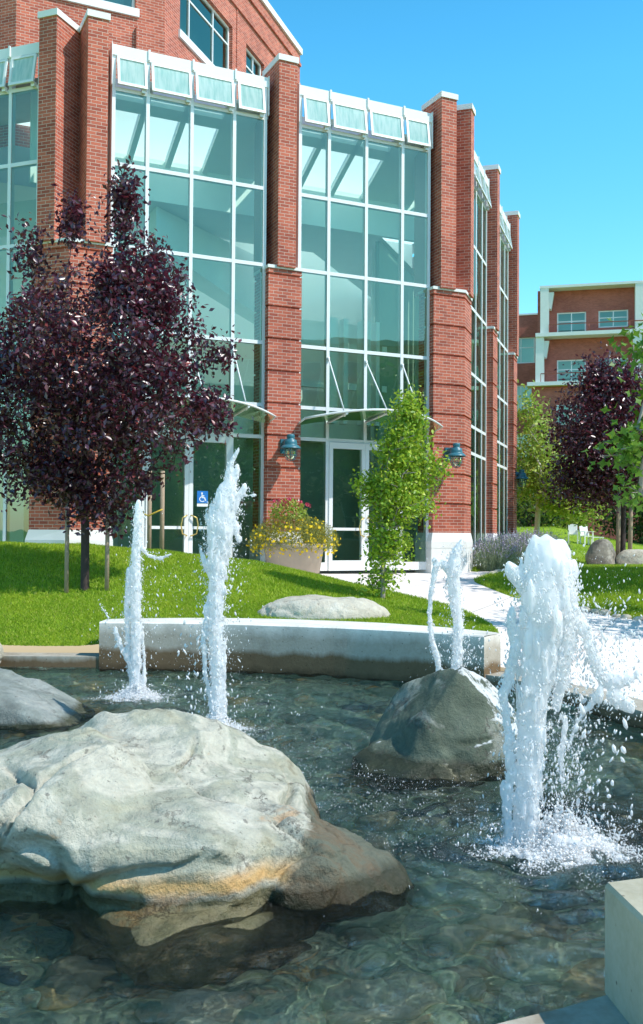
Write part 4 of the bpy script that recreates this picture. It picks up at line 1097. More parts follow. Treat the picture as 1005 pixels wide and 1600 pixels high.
for s0, s1 in ((-4.1, -.95), (-.05, 3.2)):
    ss = [s0+.04]
    while ss[-1] < s0+2.4: ss.append(ss[-1]+.86)
    for i in range(len(ss)-1):
        for qa, qb in ((-.30, -.62), (-.86, -1.95)):
            rf.face([AB(ss[i]+.06, qa, sk(qa)), AB(ss[i+1]-.06, qa, sk(qa)), AB(ss[i+1]-.06, qb, sk(qb)), AB(ss[i]+.06, qb, sk(qb))])
    for s_ in ss: bars.hexa([AB(s_+d, q, sk(q)+e) for e in (-.10, .03) for d, q in ((-.06, -.25), (.06, -.25), (.06, -2.0), (-.06, -2.0))])
    bars.hexa([AB(s_, q, sk(q)+e) for e in (-.10, .028) for s_, q in ((s0, -.62), (ss[-1], -.62), (ss[-1], -.86), (s0, -.86))])
    # opaque remainder of the slope
    bars.hexa([AB(s_, q, sk(q)+e) for e in (-.04, .03) for s_, q in ((ss[-1]+.06, -.25), (s1+.7, -.25), (s1+.7, -2.0), (ss[-1]+.06, -2.0))])
rf.build('skylight', M['skylight'], pav)['kind'] = 'stuff'; bars.build('roof_rafters', M['white_wall'], pav)
mb = MB(); mb.fbox(AB, -5.3, 4.6, -2.12, -2.0, 8.96, 10.9); mb.build('bulkhead', M['white_wall'], pav)
# the ceiling stops at the bulkhead on the front side: cut by using a smaller octagon
mb = MB(); _a, _b = octa(ap-2.12), octa(ap-4.2)
for k in range(8):
    j = (k+1) % 8; mb.face([(_a[k][0], _a[k][1], 9.0), (_b[k][0], _b[k][1], 9.0), (_b[j][0], _b[j][1], 9.0), (_a[j][0], _a[j][1], 9.0)])
mb.build('ceiling', M['ceil'], pav)
mb = MB(); mb.prism(octa(ap-.66), ZF-.12, ZF+.005); mb.build('interior_floor', M['floor_in'], pav)
mb = MB()
mb.fbox(AB, -7.5, 7.5, -8.2, -8.0, ZF, 10.9)
mb.build('inner_wall', M['white_wall'], pav)
mb = MB(); mb.fbox(AB, -5.2, 5.5, -7.99, -3.6, T4-.30, T4-.02); mb.fbox(AB, -5.2, 5.5, -3.66, -3.6, T4-.02, T4+.95, 0); mb.build('mezzanine', M['white_wall'], pav)
for s_ in (-3.2, .4, 3.6):
    mb = MB(); mb.tube([AB(s_, -3.2, ZF), AB(s_, -3.2, 9.0)], .13, 14); mb.build('interior_column', M['white_wall'], pav)
M['backing'] = m_plain('dark_backing', (.27, .34, .27), .7)
mb = MB(); mb.fbox(AB, -5.0, 5.4, -4.3, -4.2, ZF, T4-.31); mb.build('added_lobby_backing', M['backing'], pav)  # dark wall added to darken the doors and lower panes
mb = MB(); mb.fbox(CD, .4, 8.2, -2.3, -2.2, ZF, 8.95); mb.build('added_side_backing', M['backing'], pav)  # dark wall added behind the side bays to darken their panes
for s_, w2_ in ((1.85, .22), (2.25, .12), (2.75, .26), (3.15, .10)):
    mb = MB(); mb.fbox(AB, s_, s_+w2_, -2.6, -2.35, T4, 6.9); mb.build('inner_post', M['white_wall'], pav)
for z_ in (5.2, 6.2):
    mb = MB(); mb.fbox(AB, 1.2, 3.6, -2.72, -2.605, z_, z_+.16); mb.build('inner_beam', M['white_wall'], pav)
mb = MB()   # sloping soffit beams
mb.hexa([AB(-2.5, -2.3, 8.1), AB(1.6, -5.5, 7.3), AB(1.6, -6.2, 7.3), AB(-2.5, -3.4, 8.1), AB(-2.5, -2.3, 8.95), AB(1.6, -5.5, 8.95), AB(1.6, -6.2, 8.95), AB(-2.5, -3.4, 8.95)])
mb.build('soffit', M['ceil'], pav)
mb = MB()
mb.fbox(AB, 2.2, 5.2, -6.0, -5.85, T4, 7.6); mb.fbox(AB, -4.8, -3.4, -5.0, -4.85, T4, 6.6)
mb.build('partition', M['white_wall'], pav)

# upper brick storey rising behind the glazed bays
_k = pix(257, 55, 24.0); K = (_k.x, _k.y); UC = frame(K, 18.6); UA = frame(K, 64.757)
def on(fr, x, y):
    """where the sight line through a photo point meets a facade: (s, z)"""
    v = CROT @ Vector(((x-502.5)/F, (800-y)/F, -1.0)); o = fr(0, 0, 0)
    k_ = (fr.n.x*o.x+fr.n.y*o.y)/(fr.n.x*v.x+fr.n.y*v.y); p = v*k_
    return (p.x-o.x)*fr.d.x+(p.y-o.y)*fr.d.y, p.z+EYE
UEND, UT = on(UC, 469, 76)
UAL = on(UA, 25, 60)[0]
UZ0 = UA(UAL, 0, 0); UZ = frame((UZ0.x, UZ0.y), 110.4)
def wall_open(mb, fr, s0, s1, z0, z1, ops, depth=.22):
    ss = sorted({s0, s1, *[o[0] for o in ops], *[o[1] for o in ops]}); zz = sorted({z0, z1, *[o[2] for o in ops], *[o[3] for o in ops]})
    for i in range(len(ss)-1):
        for j in range(len(zz)-1):
            cs, cz = (ss[i]+ss[i+1])/2, (zz[j]+zz[j+1])/2
            if any(o[0] < cs < o[1] and o[2] < cz < o[3] for o in ops): continue
            mb.face([fr(ss[i], 0, zz[j]), fr(ss[i+1], 0, zz[j]), fr(ss[i+1], 0, zz[j+1]), fr(ss[i], 0, zz[j+1])])
    for a, b, c, d in ops:
        for p, q in (((a, c), (b, c)), ((b, c), (b, d)), ((b, d), (a, d)), ((a, d), (a, c))):
            mb.face([fr(p[0], 0, p[1]), fr(p[0], -depth, p[1]), fr(q[0], -depth, q[1]), fr(q[0], 0, q[1])])
def window(fr, a, b, c, d, parent, vs=(), hs_=(), depth=.14, mat='white_metal', sill=None, w_=.045, glass='glass_dark'):
    mb = MB()
    mb.fbox(fr, a, a+w_*1.4, -depth-.06, -depth+.02, c, d); mb.fbox(fr, b-w_*1.4, b, -depth-.06, -depth+.02, c, d)
    mb.fbox(fr, a+w_*1.4, b-w_*1.4, -depth-.06, -depth+.02, c, c+w_*1.4); mb.fbox(fr, a+w_*1.4, b-w_*1.4, -depth-.06, -depth+.02, d-w_*1.4, d)
    for v in vs: mb.fbox(fr, v-w_/2, v+w_/2, -depth-.05, -depth+.015, c+w_*1.4, d-w_*1.4)
    for h in hs_: mb.fbox(fr, a+w_*1.4, b-w_*1.4, -depth-.04, -depth+.01, h-w_/2, h+w_/2)
    if sill: mb.fbox(fr, a-.08, b+.08, -depth+.021, sill, c-.20, c-.003)
    f_ = mb.build('window', M[mat], parent)
    mb = MB(); mb.face([fr(a, -depth-.02, c), fr(b, -depth-.02, c), fr(b, -depth-.02, d), fr(a, -depth-.02, d)]); mb.build('pane', M[glass], f_)
mb = MB()
w1 = (on(UC, 281, 55), on(UC, 363.6, 42)); w2 = (on(UC, 385, 67), on(UC, 413, 97))
opsC = [(w1[0][0], w1[1][0], w1[0][1]+.12, w1[1][1]), (w2[0][0], w2[1][0], w1[0][1]+.12, w2[0][1])]
wall_open(mb, UC, 0, UEND, 10.5, UT, opsC)
wa = on(UA, 212, 24)
opsA = [(wa[0]-2.3, wa[0], wa[1]+.15, wa[1]+2.5)]
wall_open(mb, UA, UAL, 0, 10.5, UT, opsA); wall_open(mb, UZ, -8, 0, 10.5, UT, [])
e1 = UC(UEND, 0, 0); e2 = UC(UEND, -7, 0); e3 = UZ(-8, 0, 0)
mb.face([(e1.x, e1.y, 10.5), (e2.x, e2.y, 10.5), (e2.x, e2.y, UT), (e1.x, e1.y, UT)])
mb.face([(e2.x, e2.y, 10.5), (e3.x, e3.y+6, 10.5), (e3.x, e3.y+6, UT), (e2.x, e2.y, UT)])
zb1 = on(UC, 427, 86)[1]; zb2 = on(UC, 439, 66)[1]; sj = on(UC, 370, 40)[0]
mb.fbox(UC, sj-.03, sj+.03, -.02, .03, 10.6, zb1)
mb.fbox(UC, .4, UEND-.05, -.02, .06, zb1, zb1+.13); mb.fbox(UC, .4, UEND-.02, -.02, .06, zb2, zb2+.10)
mb.fbox(UA, -.72, -.02, .0, .10, 10.6, wa[1]-.3)
up = mb.build('upper_storey', M['brick'], pav)
mb = MB(); mb.fbox(UC, -.05, UEND+.07, -.30, .07, UT-.2, UT); mb.fbox(UA, UAL, 0, -.3, .07, UT-.2, UT)
mb.face([(K[0], K[1], UT-.1), (e1.x, e1.y, UT-.1), (e2.x, e2.y, UT-.1), (e3.x, e3.y+6, UT-.1), (e3.x, e3.y, UT-.1), (UZ0.x, UZ0.y, UT-.1)])
mb.build('parapet', M['stone'], up)
def upper_window(fr, a, b, c, d, vs, hz):
    window(fr, a, b, c, d, pav, vs, hz, .13, sill=.06)
upper_window(UC, *opsC[0], (on(UC, 302, 30)[0], on(UC, 339, 50)[0]), (on(UC, 363, 70)[1],)); upper_window(UC, *opsC[1], (on(UC, 401, 90)[0],), (on(UC, 385, 95)[1],)); upper_window(UA, *opsA[0], (wa[0]-1.1,), (wa[1]+1.7,))
mb = MB(); mb.face([UC(.1, -1.2, 11), UC(UEND-.1, -1.2, 11), UC(UEND-.1, -1.2, UT-.3), UC(.1, -1.2, UT-.3)]); mb.face([UA(UAL+.1, -1.2, 11), UA(0, -1.2, 11), UA(0, -1.2, UT-.3), UA(UAL+.1, -1.2, UT-.3)])
mb.build('upper_interior', M['ceil'], up)

# ------------------------------------------------------------------ wall lamps
def lamp(fr, s_, z, label, q0=.2):
    root = thing('wall_lamp', label, 'wall lamp', tuple(fr(s_, q0, z)), 'teal barn style lamps on the brick pillars')
    c = fr(s_, q0+.38, z)
    mb = MB(); mb.fbox(fr, s_-.075, s_+.075, q0, q0+.05, z-.13, z+.17)
    mb.tube([fr(s_, q0+.03, z+.06), fr(s_, q0+.20, z+.11), fr(s_, q0+.34, z+.10)], [.07, .06, .055], 10)
    mb.build('bracket', M['teal_metal'], root)
    mb = MB(); mb.lathe(c, [(.0, .24), (.075, .24), (.085, .22), (.08, .17), (.07, .15), (.125, .12), (.14, .045), (.135, .025), (.17, .01), (.21, -.04), (.215, -.055), (.17, -.025), (.09, .0), (0, .0)], 24)
    mb.build('shade', M['teal_metal'], root)
    mb = MB(); mb.lathe(c, [(.10, -.02), (.115, -.08), (.11, -.18), (.07, -.26), (0, -.28)], 18); mb.build('globe', M['lamp_glass'], root)
    mb = MB()
    for k in range(8):
        a = k*math.pi/4; mb.tube([(c.x+rr_*math.cos(a), c.y+rr_*math.sin(a), c.z+zz) for rr_, zz in ((.13, -.01), (.135, -.10), (.125, -.20), (.08, -.285), (.0, -.31))], .007, 5)
    for rr_, zz in ((.137, -.10), (.128, -.19)):
        mb.tube([(c.x+rr_*math.cos(k*math.pi/8), c.y+rr_*math.sin(k*math.pi/8), c.z+zz) for k in range(17)], .006, 5)
    mb.build('cage', M['teal_metal'], root)
lamp(AB, -.42, 3.42, 'teal wall lamp on the brick pillar above the flower planter')
lamp(AB, 3.62, 3.42, 'teal wall lamp on the corner pillar right of the green tree')
lamp(CD, 7.8, 3.42, 'teal wall lamp at the farthest pillar, half hidden by leaves', .0)

# ------------------------------------------------------------------ vegetation
def leaf_cloud(P, size, rs, normals=None, fold=.35, narrow=.55, up=.35, six=False):
    """one pointed folded leaf per point"""
    n = len(P); ax = rs.normal(0, 1, (n, 3)); ax[:, 2] -= .25; ax /= np.linalg.norm(ax, axis=1, keepdims=True)
    nn = rs.normal(0, 1, (n, 3)); nn[:, 2] += up*3
    if normals is not None: nn += normals*1.2
    nn -= ax*(nn*ax).sum(1, keepdims=True); nn /= np.maximum(np.linalg.norm(nn, axis=1, keepdims=True), 1e-6)
    sd_ = np.cross(nn, ax); L = size*rs.uniform(.65, 1.25, (n, 1)); W = L*narrow*.5
    a = P-ax*L*.5; b = P+ax*L*.5; m = P-ax*L*.06+nn*0
    l = m+sd_*W+nn*W*fold; r = m-sd_*W+nn*W*fold
    if not six:
        V = np.stack([a, r, b, l], 1).reshape(-1, 3); i = np.arange(n)[:, None]*4
        T = np.concatenate([i+np.array([[0, 1, 2]]), i+np.array([[0, 2, 3]])]); return V, T
    # lobed (maple like) leaf: five points
    m2 = P+ax*L*.1
    V = np.stack([a, P-ax*L*.2-sd_*W*.5, P+ax*L*.02-sd_*W*1.5+nn*W*.3, P+ax*L*.12-sd_*W*.55, b, P+ax*L*.12+sd_*W*.55, P+ax*L*.02+sd_*W*1.5+nn*W*.3, P-ax*L*.2+sd_*W*.5], 1).reshape(-1, 3)
    i = np.arange(n)[:, None]*8
    T = np.concatenate([i+np.array([q]) for q in ([0, 1, 7], [1, 2, 3], [1, 3, 7], [3, 4, 5], [3, 5, 7], [5, 6, 7])])
    return V, T
def tree(name, label, cat, base, height, env, ntips, per, size, leafmat, barkmat, r0, seed, spread=.16, first=.22, group=None, six=False, lean=(0, 0), narrow=.55, stretch=1.0):
    """env(rs) -> point relative to base inside the crown"""
    rs = np.random.default_rng(seed); B = Vector(base)
    root = thing(name, label, cat, base, group)
    nodes = []; par = []
    nseg = 14
    for i in range(nseg+1):
        u = i/nseg; nodes.append(Vector((lean[0]*u*u+.05*math.sin(u*5+seed)*u, lean[1]*u*u+.05*math.cos(u*4+seed)*u, height*.80*u))); par.append(i-1)
    tips = [Vector(env(rs)) for _ in range(ntips)]
    tips.sort(key=lambda p: (p-nodes[nseg//2]).length)
    tipn = []
    for p in tips:
        best = None; bd = 1e9
        for i, q in enumerate(nodes):
            if q.z < first*height: continue
            d = (p-q).length+max(0, q.z-p.z+.15*(p-q).length)*1.3
            if d < bd: bd = d; best = i
        if best is None: best = int(nseg*first)+1
        q = nodes[best]; k = max(1, int((p-q).length/.28)); prev = best
        for j in range(1, k+1):
            u = j/k; m = q.lerp(p, u)+Vector((0, 0, -.10*math.sin(math.pi*u)*(p-q).length*.5))+Vector(rs.normal(0, .02, 3)); nodes.append(m); par.append(prev); prev = len(nodes)-1
        tipn.append(prev)
    load = [0]*len(nodes)
    for tnode in tipn:
        i = tnode
        while i >= 0: load[i] += 1; i = par[i]
    rad = [max(.006, r0*(min(l, ntips)/ntips)**.5) for l in load]
    for i in range(nseg+1): rad[i] = max(rad[i], r0*(1-.8*i/nseg)); 
    ch = {}
    for i, p in enumerate(par): ch.setdefault(p, []).append(i)
    mb = MB(); stack = [(0, None)]; done = set()
    # chains
    starts = [(0, -1)]
    while starts:
        i, pr = starts.pop(); path = []; rr = []
        if pr >= 0: path.append(nodes[pr]+B); rr.append(rad[i])
        while True:
            path.append(nodes[i]+B); rr.append(rad[i]); cs = ch.get(i, [])
            if not cs: break
            cs.sort(key=lambda c: -load[c] if c > nseg else -1e6)
            for c in cs[1:]: starts.append((c, i))
            i = cs[0]
        if len(path) > 1: mb.tube(path, rr, 8 if rr[0] > .03 else 5, caps=False)
    tb = mb.build('trunk', M[barkmat], root)
    P_ = []; N_ = []
    for tnode in tipn:
        c = nodes[tnode]; k = max(3, int(rs.normal(per, per*.3)))
        off = rs.normal(0, spread, (k, 3)); off[:, 2] *= stretch
        # some leaves trail back along the twig
        q = nodes[par[tnode]] if par[tnode] >= 0 else c
        back = rs.uniform(0, 1.3, (k, 1))*(rs.random((k, 1)) < .4)
        P_.append(np.array(c)+off+(np.array(q)-np.array(c))*back); N_.append(off/spread)
    P_ = np.concatenate(P_)+np.array(base); N_ = np.concatenate(N_)
    V, T = leaf_cloud(P_, size, rs, N_*.5, six=six, narrow=narrow)
    tri_mesh('crown', V, T, M[leafmat], root)
    return root
def ell(cx, cy, cz, rx, ry, rz, shell=.45, low=-1):
    def f(rs):
        while True:
            v = rs.normal(0, 1, 3); v /= np.linalg.norm(v); r = rs.uniform(shell**3, 1)**(1/3)
            if v[2] < low: continue
            return (cx+v[0]*rx*r, cy+v[1]*ry*r, cz+v[2]*rz*r)
    return f
def mixenv(*fs):
    ws = np.array([w_ for w_, _ in fs]); ws = ws/ws.sum()
    def f(rs): return fs[rs.choice(len(fs), p=ws)][1](rs)
    return f
# big purple plum tree on the left lawn
bx, by = -3.42, 14.3; bz = H(bx, by)-.02
rel = lambda x, y, D=14.3: pix(x, y, D)-Vector((bx, by, bz))
def at(x, y, rx, rz, ry=None, shell=.45, D=14.3):
    c = rel(x, y, D); return ell(c.x, c.y, c.z, rx, ry or rx, rz, shell)
env1 = mixenv((9, at(158, 545, 1.48, 1.35, 1.35, .5)), (5, at(110, 620, 1.65, 1.15, 1.3, .6)), (4, at(215, 640, 1.15, .95, 1.1, .55)), (2.6, at(225, 445, .62, .60, .6)), (1.3, at(194, 330, .09, .60, .09, .1)), (.3, at(112, 345, .07, .45, .07, .1)), (.5, at(40, 400, .25, .5, .2, .1)), (2.2, at(30, 640, .9, 1.1, .9)), (.8, at(325, 640, .28, .35, .3, .1)), (.4, at(350, 560, .14, .2, .1, .1)), (1.6, at(150, 760, .8, .35, .6, .3)), (1.5, at(65, 745, .75, .42, .7, .3)), (.7, at(140, 805, .45, .22, .5, .2)))
tree('purple_tree', 'purple leaved plum tree on the left lawn in front of the glass', 'tree', (bx, by, bz), 4.9, env1, 1080, 32, .092, 'purple_leaf', 'bark_dark', .062, 21, .112, .24, 'purple leaved plum trees')
# stakes with ties
def stakes(tops, label, strap=True):
    for (p, h_, lab) in tops:
        mb = MB(); q = Vector(p); mb.tube([q-Vector((0, 0, .15)), q+Vector((0, 0, h_))], [.033, .030], 10)
        tag(mb.build('tree_stake', M['wood_stake']), lab, 'stake', 'wooden stakes supporting young trees')
def gpt(x, y0, D):
    p = pix(x, y0, D); return (p.x, p.y, H(p.x, p.y))
stakes([(gpt(104, 920, 14.15), 1.35, 'wooden stake left of the purple tree trunk on the lawn'), (gpt(167, 920, 14.25), 1.35, 'wooden stake right of the purple tree trunk on the lawn')], '')
for x, lab in ((233, 'left wooden stake of the strapped pair before the entrance doors'), (253, 'right wooden stake of the strapped pair before the entrance doors')):
    p = pix(x, 860, 18.1); z = H(p.x, p.y)
    mb = MB(); mb.tube([(p.x, p.y, z-.2), (p.x+(.0), p.y, 2.75)], [.042, .040], 10); tag(mb.build('tree_stake', M['wood_stake']), lab, 'stake', 'wooden stakes supporting young trees')
a, b = pix(233, 806, 18.0), pix(253, 796, 18.0); c = pix(222, 797, 18.2)
mb = MB(); mb.tube([c, c.lerp(a, .5)+Vector((0, -.03, -.03)), a+Vector((0, -.05, 0)), a.lerp(b, .6)+Vector((0, -.03, .0)), b+Vector((.02, -.05, 0))], .014, 6)
tag(mb.build('tree_strap', M['yellow']), 'yellow strap tied between two wooden stakes by the doors', 'strap')

# bright green columnar pear in front of the entrance
gx, gy = pix(598, 945, 14.9).x, 14.9; gz = H(gx, gy)-.02
def gat(x, y, rx, rz, shell=.3):
    c = pix(x, y, 14.9)-Vector((gx, gy, gz)); return ell(c.x, c.y, c.z, rx, rx, rz, shell)
env2 = mixenv((4.6, gat(628, 765, .54, .52)), (2.6, gat(630, 700, .42, .42)), (1.5, gat(636, 660, .22, .32)), (.5, gat(640, 632, .07, .2)), (1.8, gat(608, 835, .36, .42)), (.7, gat(598, 905, .26, .2)), (.5, gat(575, 770, .16, .22)), (.5, gat(680, 735, .16, .22)))
tree('pear_tree', 'slender bright green young tree in front of the entrance doors', 'tree', (gx, gy, gz), 3.0, env2, 360, 30, .070, 'green_leaf', 'bark_grey', .038, 33, .092, .03, narrow=.62)
# far trees
hx, hy = pix(838, 842, 36).x, 36.0; hz = H(hx, hy)-.05
def hat(x, y, rx, rz, shell=.4):
    c = pix(x, y, 36)-Vector((hx, hy, hz)); return ell(c.x, c.y, c.z, rx, rx, rz, shell)
env3 = mixenv((2.2, hat(838, 700, .75, 1.2)), (4, hat(860, 750, 1.3, .8)), (.9, hat(830, 645, .35, .55)), (4, hat(893, 775, .95, .75)), (1.2, hat(825, 760, 1.0, .8)))
tree('green_tree', 'loose pale green tree with a leaning white trunk behind the lavender', 'tree', (hx, hy, hz), 5.2, env3, 300, 24, .17, 'pale_leaf', 'bark_white', .10, 45, .26, .16, lean=(.35, 0))
p2x, p2y = pix(972, 875, 30.5).x, 30.5; p2z = H(p2x, p2y)-.05
def pat(x, y, rx, rz, shell=.45):
    c = pix(x, y, 30.5)-Vector((p2x, p2y, p2z)); return ell(c.x, c.y, c.z, rx, rx, rz, shell)
env4 = mixenv((5, pat(945, 680, 1.6, 1.9)), (3, pat(990, 690, 1.7, 1.8)), (1.0, pat(975, 600, .7, .5)), (.5, pat(935, 590, .35, .4)), (2, pat(925, 745, 1.2, .8)))
tree('purple_tree', 'distant purple leaved plum tree beside the far brick office', 'tree', (p2x, p2y, p2z), 6.6, env4, 800, 30, .135, 'purple_leaf', 'bark_dark', .11, 57, .27, .2, 'purple leaved plum trees')
for x, lab in ((965, 'tall wooden stake left of the distant purple tree'), (984, 'tall wooden stake right of the distant purple tree')):
    p = pix(x, 872, 29.9); mb = MB(); mb.tube([(p.x, p.y, H(p.x, p.y)-.1), (p.x+.05, p.y, 3.0)], [.07, .065], 8); tag(mb.build('tree_stake', M['wood_stake']), lab, 'stake', 'wooden stakes supporting young trees')
# maple whose branch reaches in from the right, and the shade trees beyond the frame edge
def mple(x, y, seed, label, env, ntip, per, hgt=5.2, size=.14, spread=.13):
    z = H(x, y)-.03
    tree('maple_tree', label, 'tree', (x, y, z), hgt, env, ntip, per, size, 'maple_leaf', 'bark_grey', .09, seed, spread, .25, 'maples shading the right hand lawn', six=True, narrow=.6)
def mat_(x, y, rx, rz):
    c = pix(x, y, 12.6)-Vector((5.7, 12.6, H(5.7, 12.6))); return ell(c.x, c.y, c.z, rx, .3, rz, .2)
mple(5.7, 12.6, 61, 'green maple reaching its leafy branch in at the right edge', mixenv((4, ell(1.2, 0, 3.6, 1.3, 1.6, 1.5, .5)), (.34, mat_(990, 690, .20, .26)), (.18, mat_(960, 702, .12, .08)), (.20, mat_(992, 768, .16, .10)), (.10, mat_(1003, 600, .10, .2)), (.16, mat_(999, 540, .07, .12))), 170, 13)
mple(8.1, 17.3, 67, 'green maple standing outside the frame that shades the lawn', ell(0, 0, 4.1, 2.1, 2.2, 1.6, .3), 260, 18, 5.8, .24, .3)
mple(9.4, 20.6, 71, 'second green maple outside the frame shading the lawn', ell(0, 0, 4.1, 2.4, 2.3, 1.7, .3), 260, 18, 6.0, .26, .32)
def dtree(x, y, seed, label, h_=7.5):
    tree('shade_tree', label, 'tree', (x, y, .5), h_, ell(0, 0, h_*.62, 2.5, 2.5, h_*.36, .35), 150, 20, .26, 'dark_leaf', 'bark_dark', .16, seed, .38, .25, 'dark trees mirrored in the entrance glass')
dtree(13.5, 9.2, 81, 'dark tree across the plaza mirrored in the doors', 6.5); dtree(17.5, 12.5, 83, 'dark tree across the plaza mirrored beside the tan building', 6.8); dtree(11.0, 3.5, 85, 'dark tree across the plaza mirrored in the left doors', 6.0)
# hedge trees far behind the green tree
def bushy(x, y, D, rx, rz, seed, label, mat='dark_leaf', n=120):
    p = pix(x, y, D); z = H(p.x, p.y) if D < 60 else .6
    tree('background_tree', label, 'tree', (p.x, p.y, z-.1), max(2.0, (p.z-z)+rz*.6), ell(0, 0, p.z-z, rx, rx, rz, .3), n, 22, .30, mat, 'bark_dark', .12, seed, .42, .1, 'trees screening the far office')
bushy(826, 775, 57, 2.2, 2.4, 91, 'dark green bush behind the pale green tree')
bushy(880, 790, 60, 2.3, 1.6, 93, 'lighter green bush behind the garden chairs', 'pale_leaf')
bushy(1000, 800, 62, 2.4, 2.0, 95, 'dark green bush at the right edge before the far office')

for x_, y_, sd_, lb in ((22.5, 60, 201, 'dark tree beyond the right edge mirrored in the side glass'), (27, 68, 203, 'farther dark tree beyond the right edge mirrored in the side glass'), (20.2, 54, 205, 'nearest dark tree beyond the right edge mirrored in the side glass')):
    tree('shade_tree', lb, 'tree', (x_, y_, .7), 8, ell(0, 0, 4.6, 2.6, 2.6, 3.4, .3), 150, 20, .32, 'dark_leaf', 'bark_dark', .16, sd_, .5, .15, 'trees right of the frame mirrored in the side glass')

# lavender bed
def tuft(name, label, cat, base, rx, h_, nst, seed, group, flowers=None, leafmat='lavender_leaf', fmat='lavender_flower'):
    rs = np.random.default_rng(seed); root = thing(name, label, cat, base, group); B = np.array(base)
    V = []; T = []; b = 0; FV = []; FT = []; fb = 0
    an = rs.uniform(0, 6.283, nst); rr = np.sqrt(rs.uniform(0, 1, nst)); hh = h_*(1-.45*rr**2)*rs.uniform(.7, 1.15, nst)
    foot = np.c_[np.cos(an)*rr*rx*.55, np.sin(an)*rr*rx*.55, 0*an]; tip = np.c_[np.cos(an)*rr*rx, np.sin(an)*rr*rx, hh]+rs.normal(0, .04, (nst, 3))
    for k in range(5):
        u0, u1 = k/5, (k+1.2)/5; a = foot+(tip-foot)*u0; c = foot+(tip-foot)*u1
        sw = rs.normal(0, .012, (nst, 3)); wd = .009+.004*rs.random((nst, 1)); side = rs.normal(0, 1, (nst, 3)); side /= np.linalg.norm(side, axis=1, keepdims=True)
        V.append(np.stack([a-side*wd+sw, a+side*wd+sw, c+side*.03*rs.normal(0, 1, (nst, 1))], 1).reshape(-1, 3))
    V = np.concatenate(V)+B; tri_mesh('foliage', V, np.arange(len(V)).reshape(-1, 3), M[leafmat], root)
    k = rs.random(nst) < (flowers or .5); f = tip[k]; n = len(f); d = (f-foot[k]); d /= np.linalg.norm(d, axis=1, keepdims=True)
    PV, PT = leaf_cloud(np.concatenate([f+d*j*.025+rs.normal(0, .006, (n, 3)) for j in range(4)])+B, .04, rs, narrow=.6)
    tri_mesh('flower_spikes', PV, PT, M[fmat], root)
lav = [(-.25, .55), (.7, .75), (1.6, .85), (2.5, .85), (3.5, .9), (4.6, .9), (5.8, .95), (7.0, 1.0)]
words_ = ['nearest the corner pillar', 'second from the corner pillar', 'third from the corner pillar', 'fourth from the corner pillar', 'fifth along the glass wall', 'sixth along the glass wall', 'seventh along the glass wall', 'farthest from the corner pillar']
for i, (s_, q_) in enumerate(lav):
    c = CD(s_+.55, q_+.15, 0); tuft('lavender_bush', 'grey green lavender bush with mauve spikes, '+words_[i], 'bush', (c.x, c.y, H(c.x, c.y)-.02), .62+.02*i, .78+.02*i, 620, 100+i, 'lavender bushes along the glass wall', .55)
# stone kerb in front of the lavender bed
mb = MB(); mb.fbox(CD, -.4, 8.6, 1.45, 1.60, .5, ZF+.10); tag(mb.build('kerb', M['concrete']), kind='structure')

# flower planter by the pillar
pc = pix(459, 880, 19.75); pz = ZF
root = thing('flower_planter', 'tan concrete planter overflowing with yellow and pink flowers by the pillar', 'planter', (pc.x, pc.y, pz))
mb = MB(); mb.lathe((pc.x, pc.y, pz), [(0, .0), (.46, .0), (.52, .04), (.60, .52), (.63, .55), (.63, .62), (.57, .62), (.54, .55), (0, .5)], 28); mb.build('pot', M['pot'], root)
rs = np.random.default_rng(77)
def mound(n, rx, rz, cz, droop=0.0, cx=0, cy=0, lo=-.35):
    v = rs.normal(0, 1, (n*2, 3)); v /= np.linalg.norm(v, axis=1, keepdims=True); v = v[v[:, 2] > lo][:n]; r = rs.uniform(.35, 1, (len(v), 1))**.5
    return v*r*np.array([rx, rx*.85, rz])+np.array([pc.x+cx, pc.y+cy, pz+cz]), v
pts, nrm = mound(6200, .92, .54, .66)
V, T = leaf_cloud(pts, .085, rs, nrm, narrow=.16, up=.1); tri_mesh('foliage', V, T, M['flower_stem'], root)
pts, nrm = mound(560, .94, .54, .64, lo=-.5); V, T = leaf_cloud(pts+nrm*.03, .062, rs, nrm*4, narrow=1.0, fold=.1, up=0); tri_mesh('yellow_flowers', V, T, M['flower_yellow'], root)['kind'] = 'stuff'
pts, nrm = mound(700, .40, .32, 1.20, cx=-.12, cy=.05); V, T = leaf_cloud(pts, .07, rs, nrm, narrow=.5); tri_mesh('geranium_leaves', V, T, M['pale_leaf'], root)
cl = []
for k in range(11):
    a, e = rs.uniform(0, 6.283), rs.uniform(.1, .42); c = np.array([pc.x-.1+math.cos(a)*e*1.1, pc.y+.05+math.sin(a)*e*.6, pz+1.52-e*.35+rs.uniform(-.05, .05)]); cl.append(c+rs.normal(0, .028, (16, 3)))
V, T = leaf_cloud(np.concatenate(cl), .055, rs, narrow=.9); tri_mesh('pink_flowers', V, T, M['flower_pink'], root)['kind'] = 'stuff'

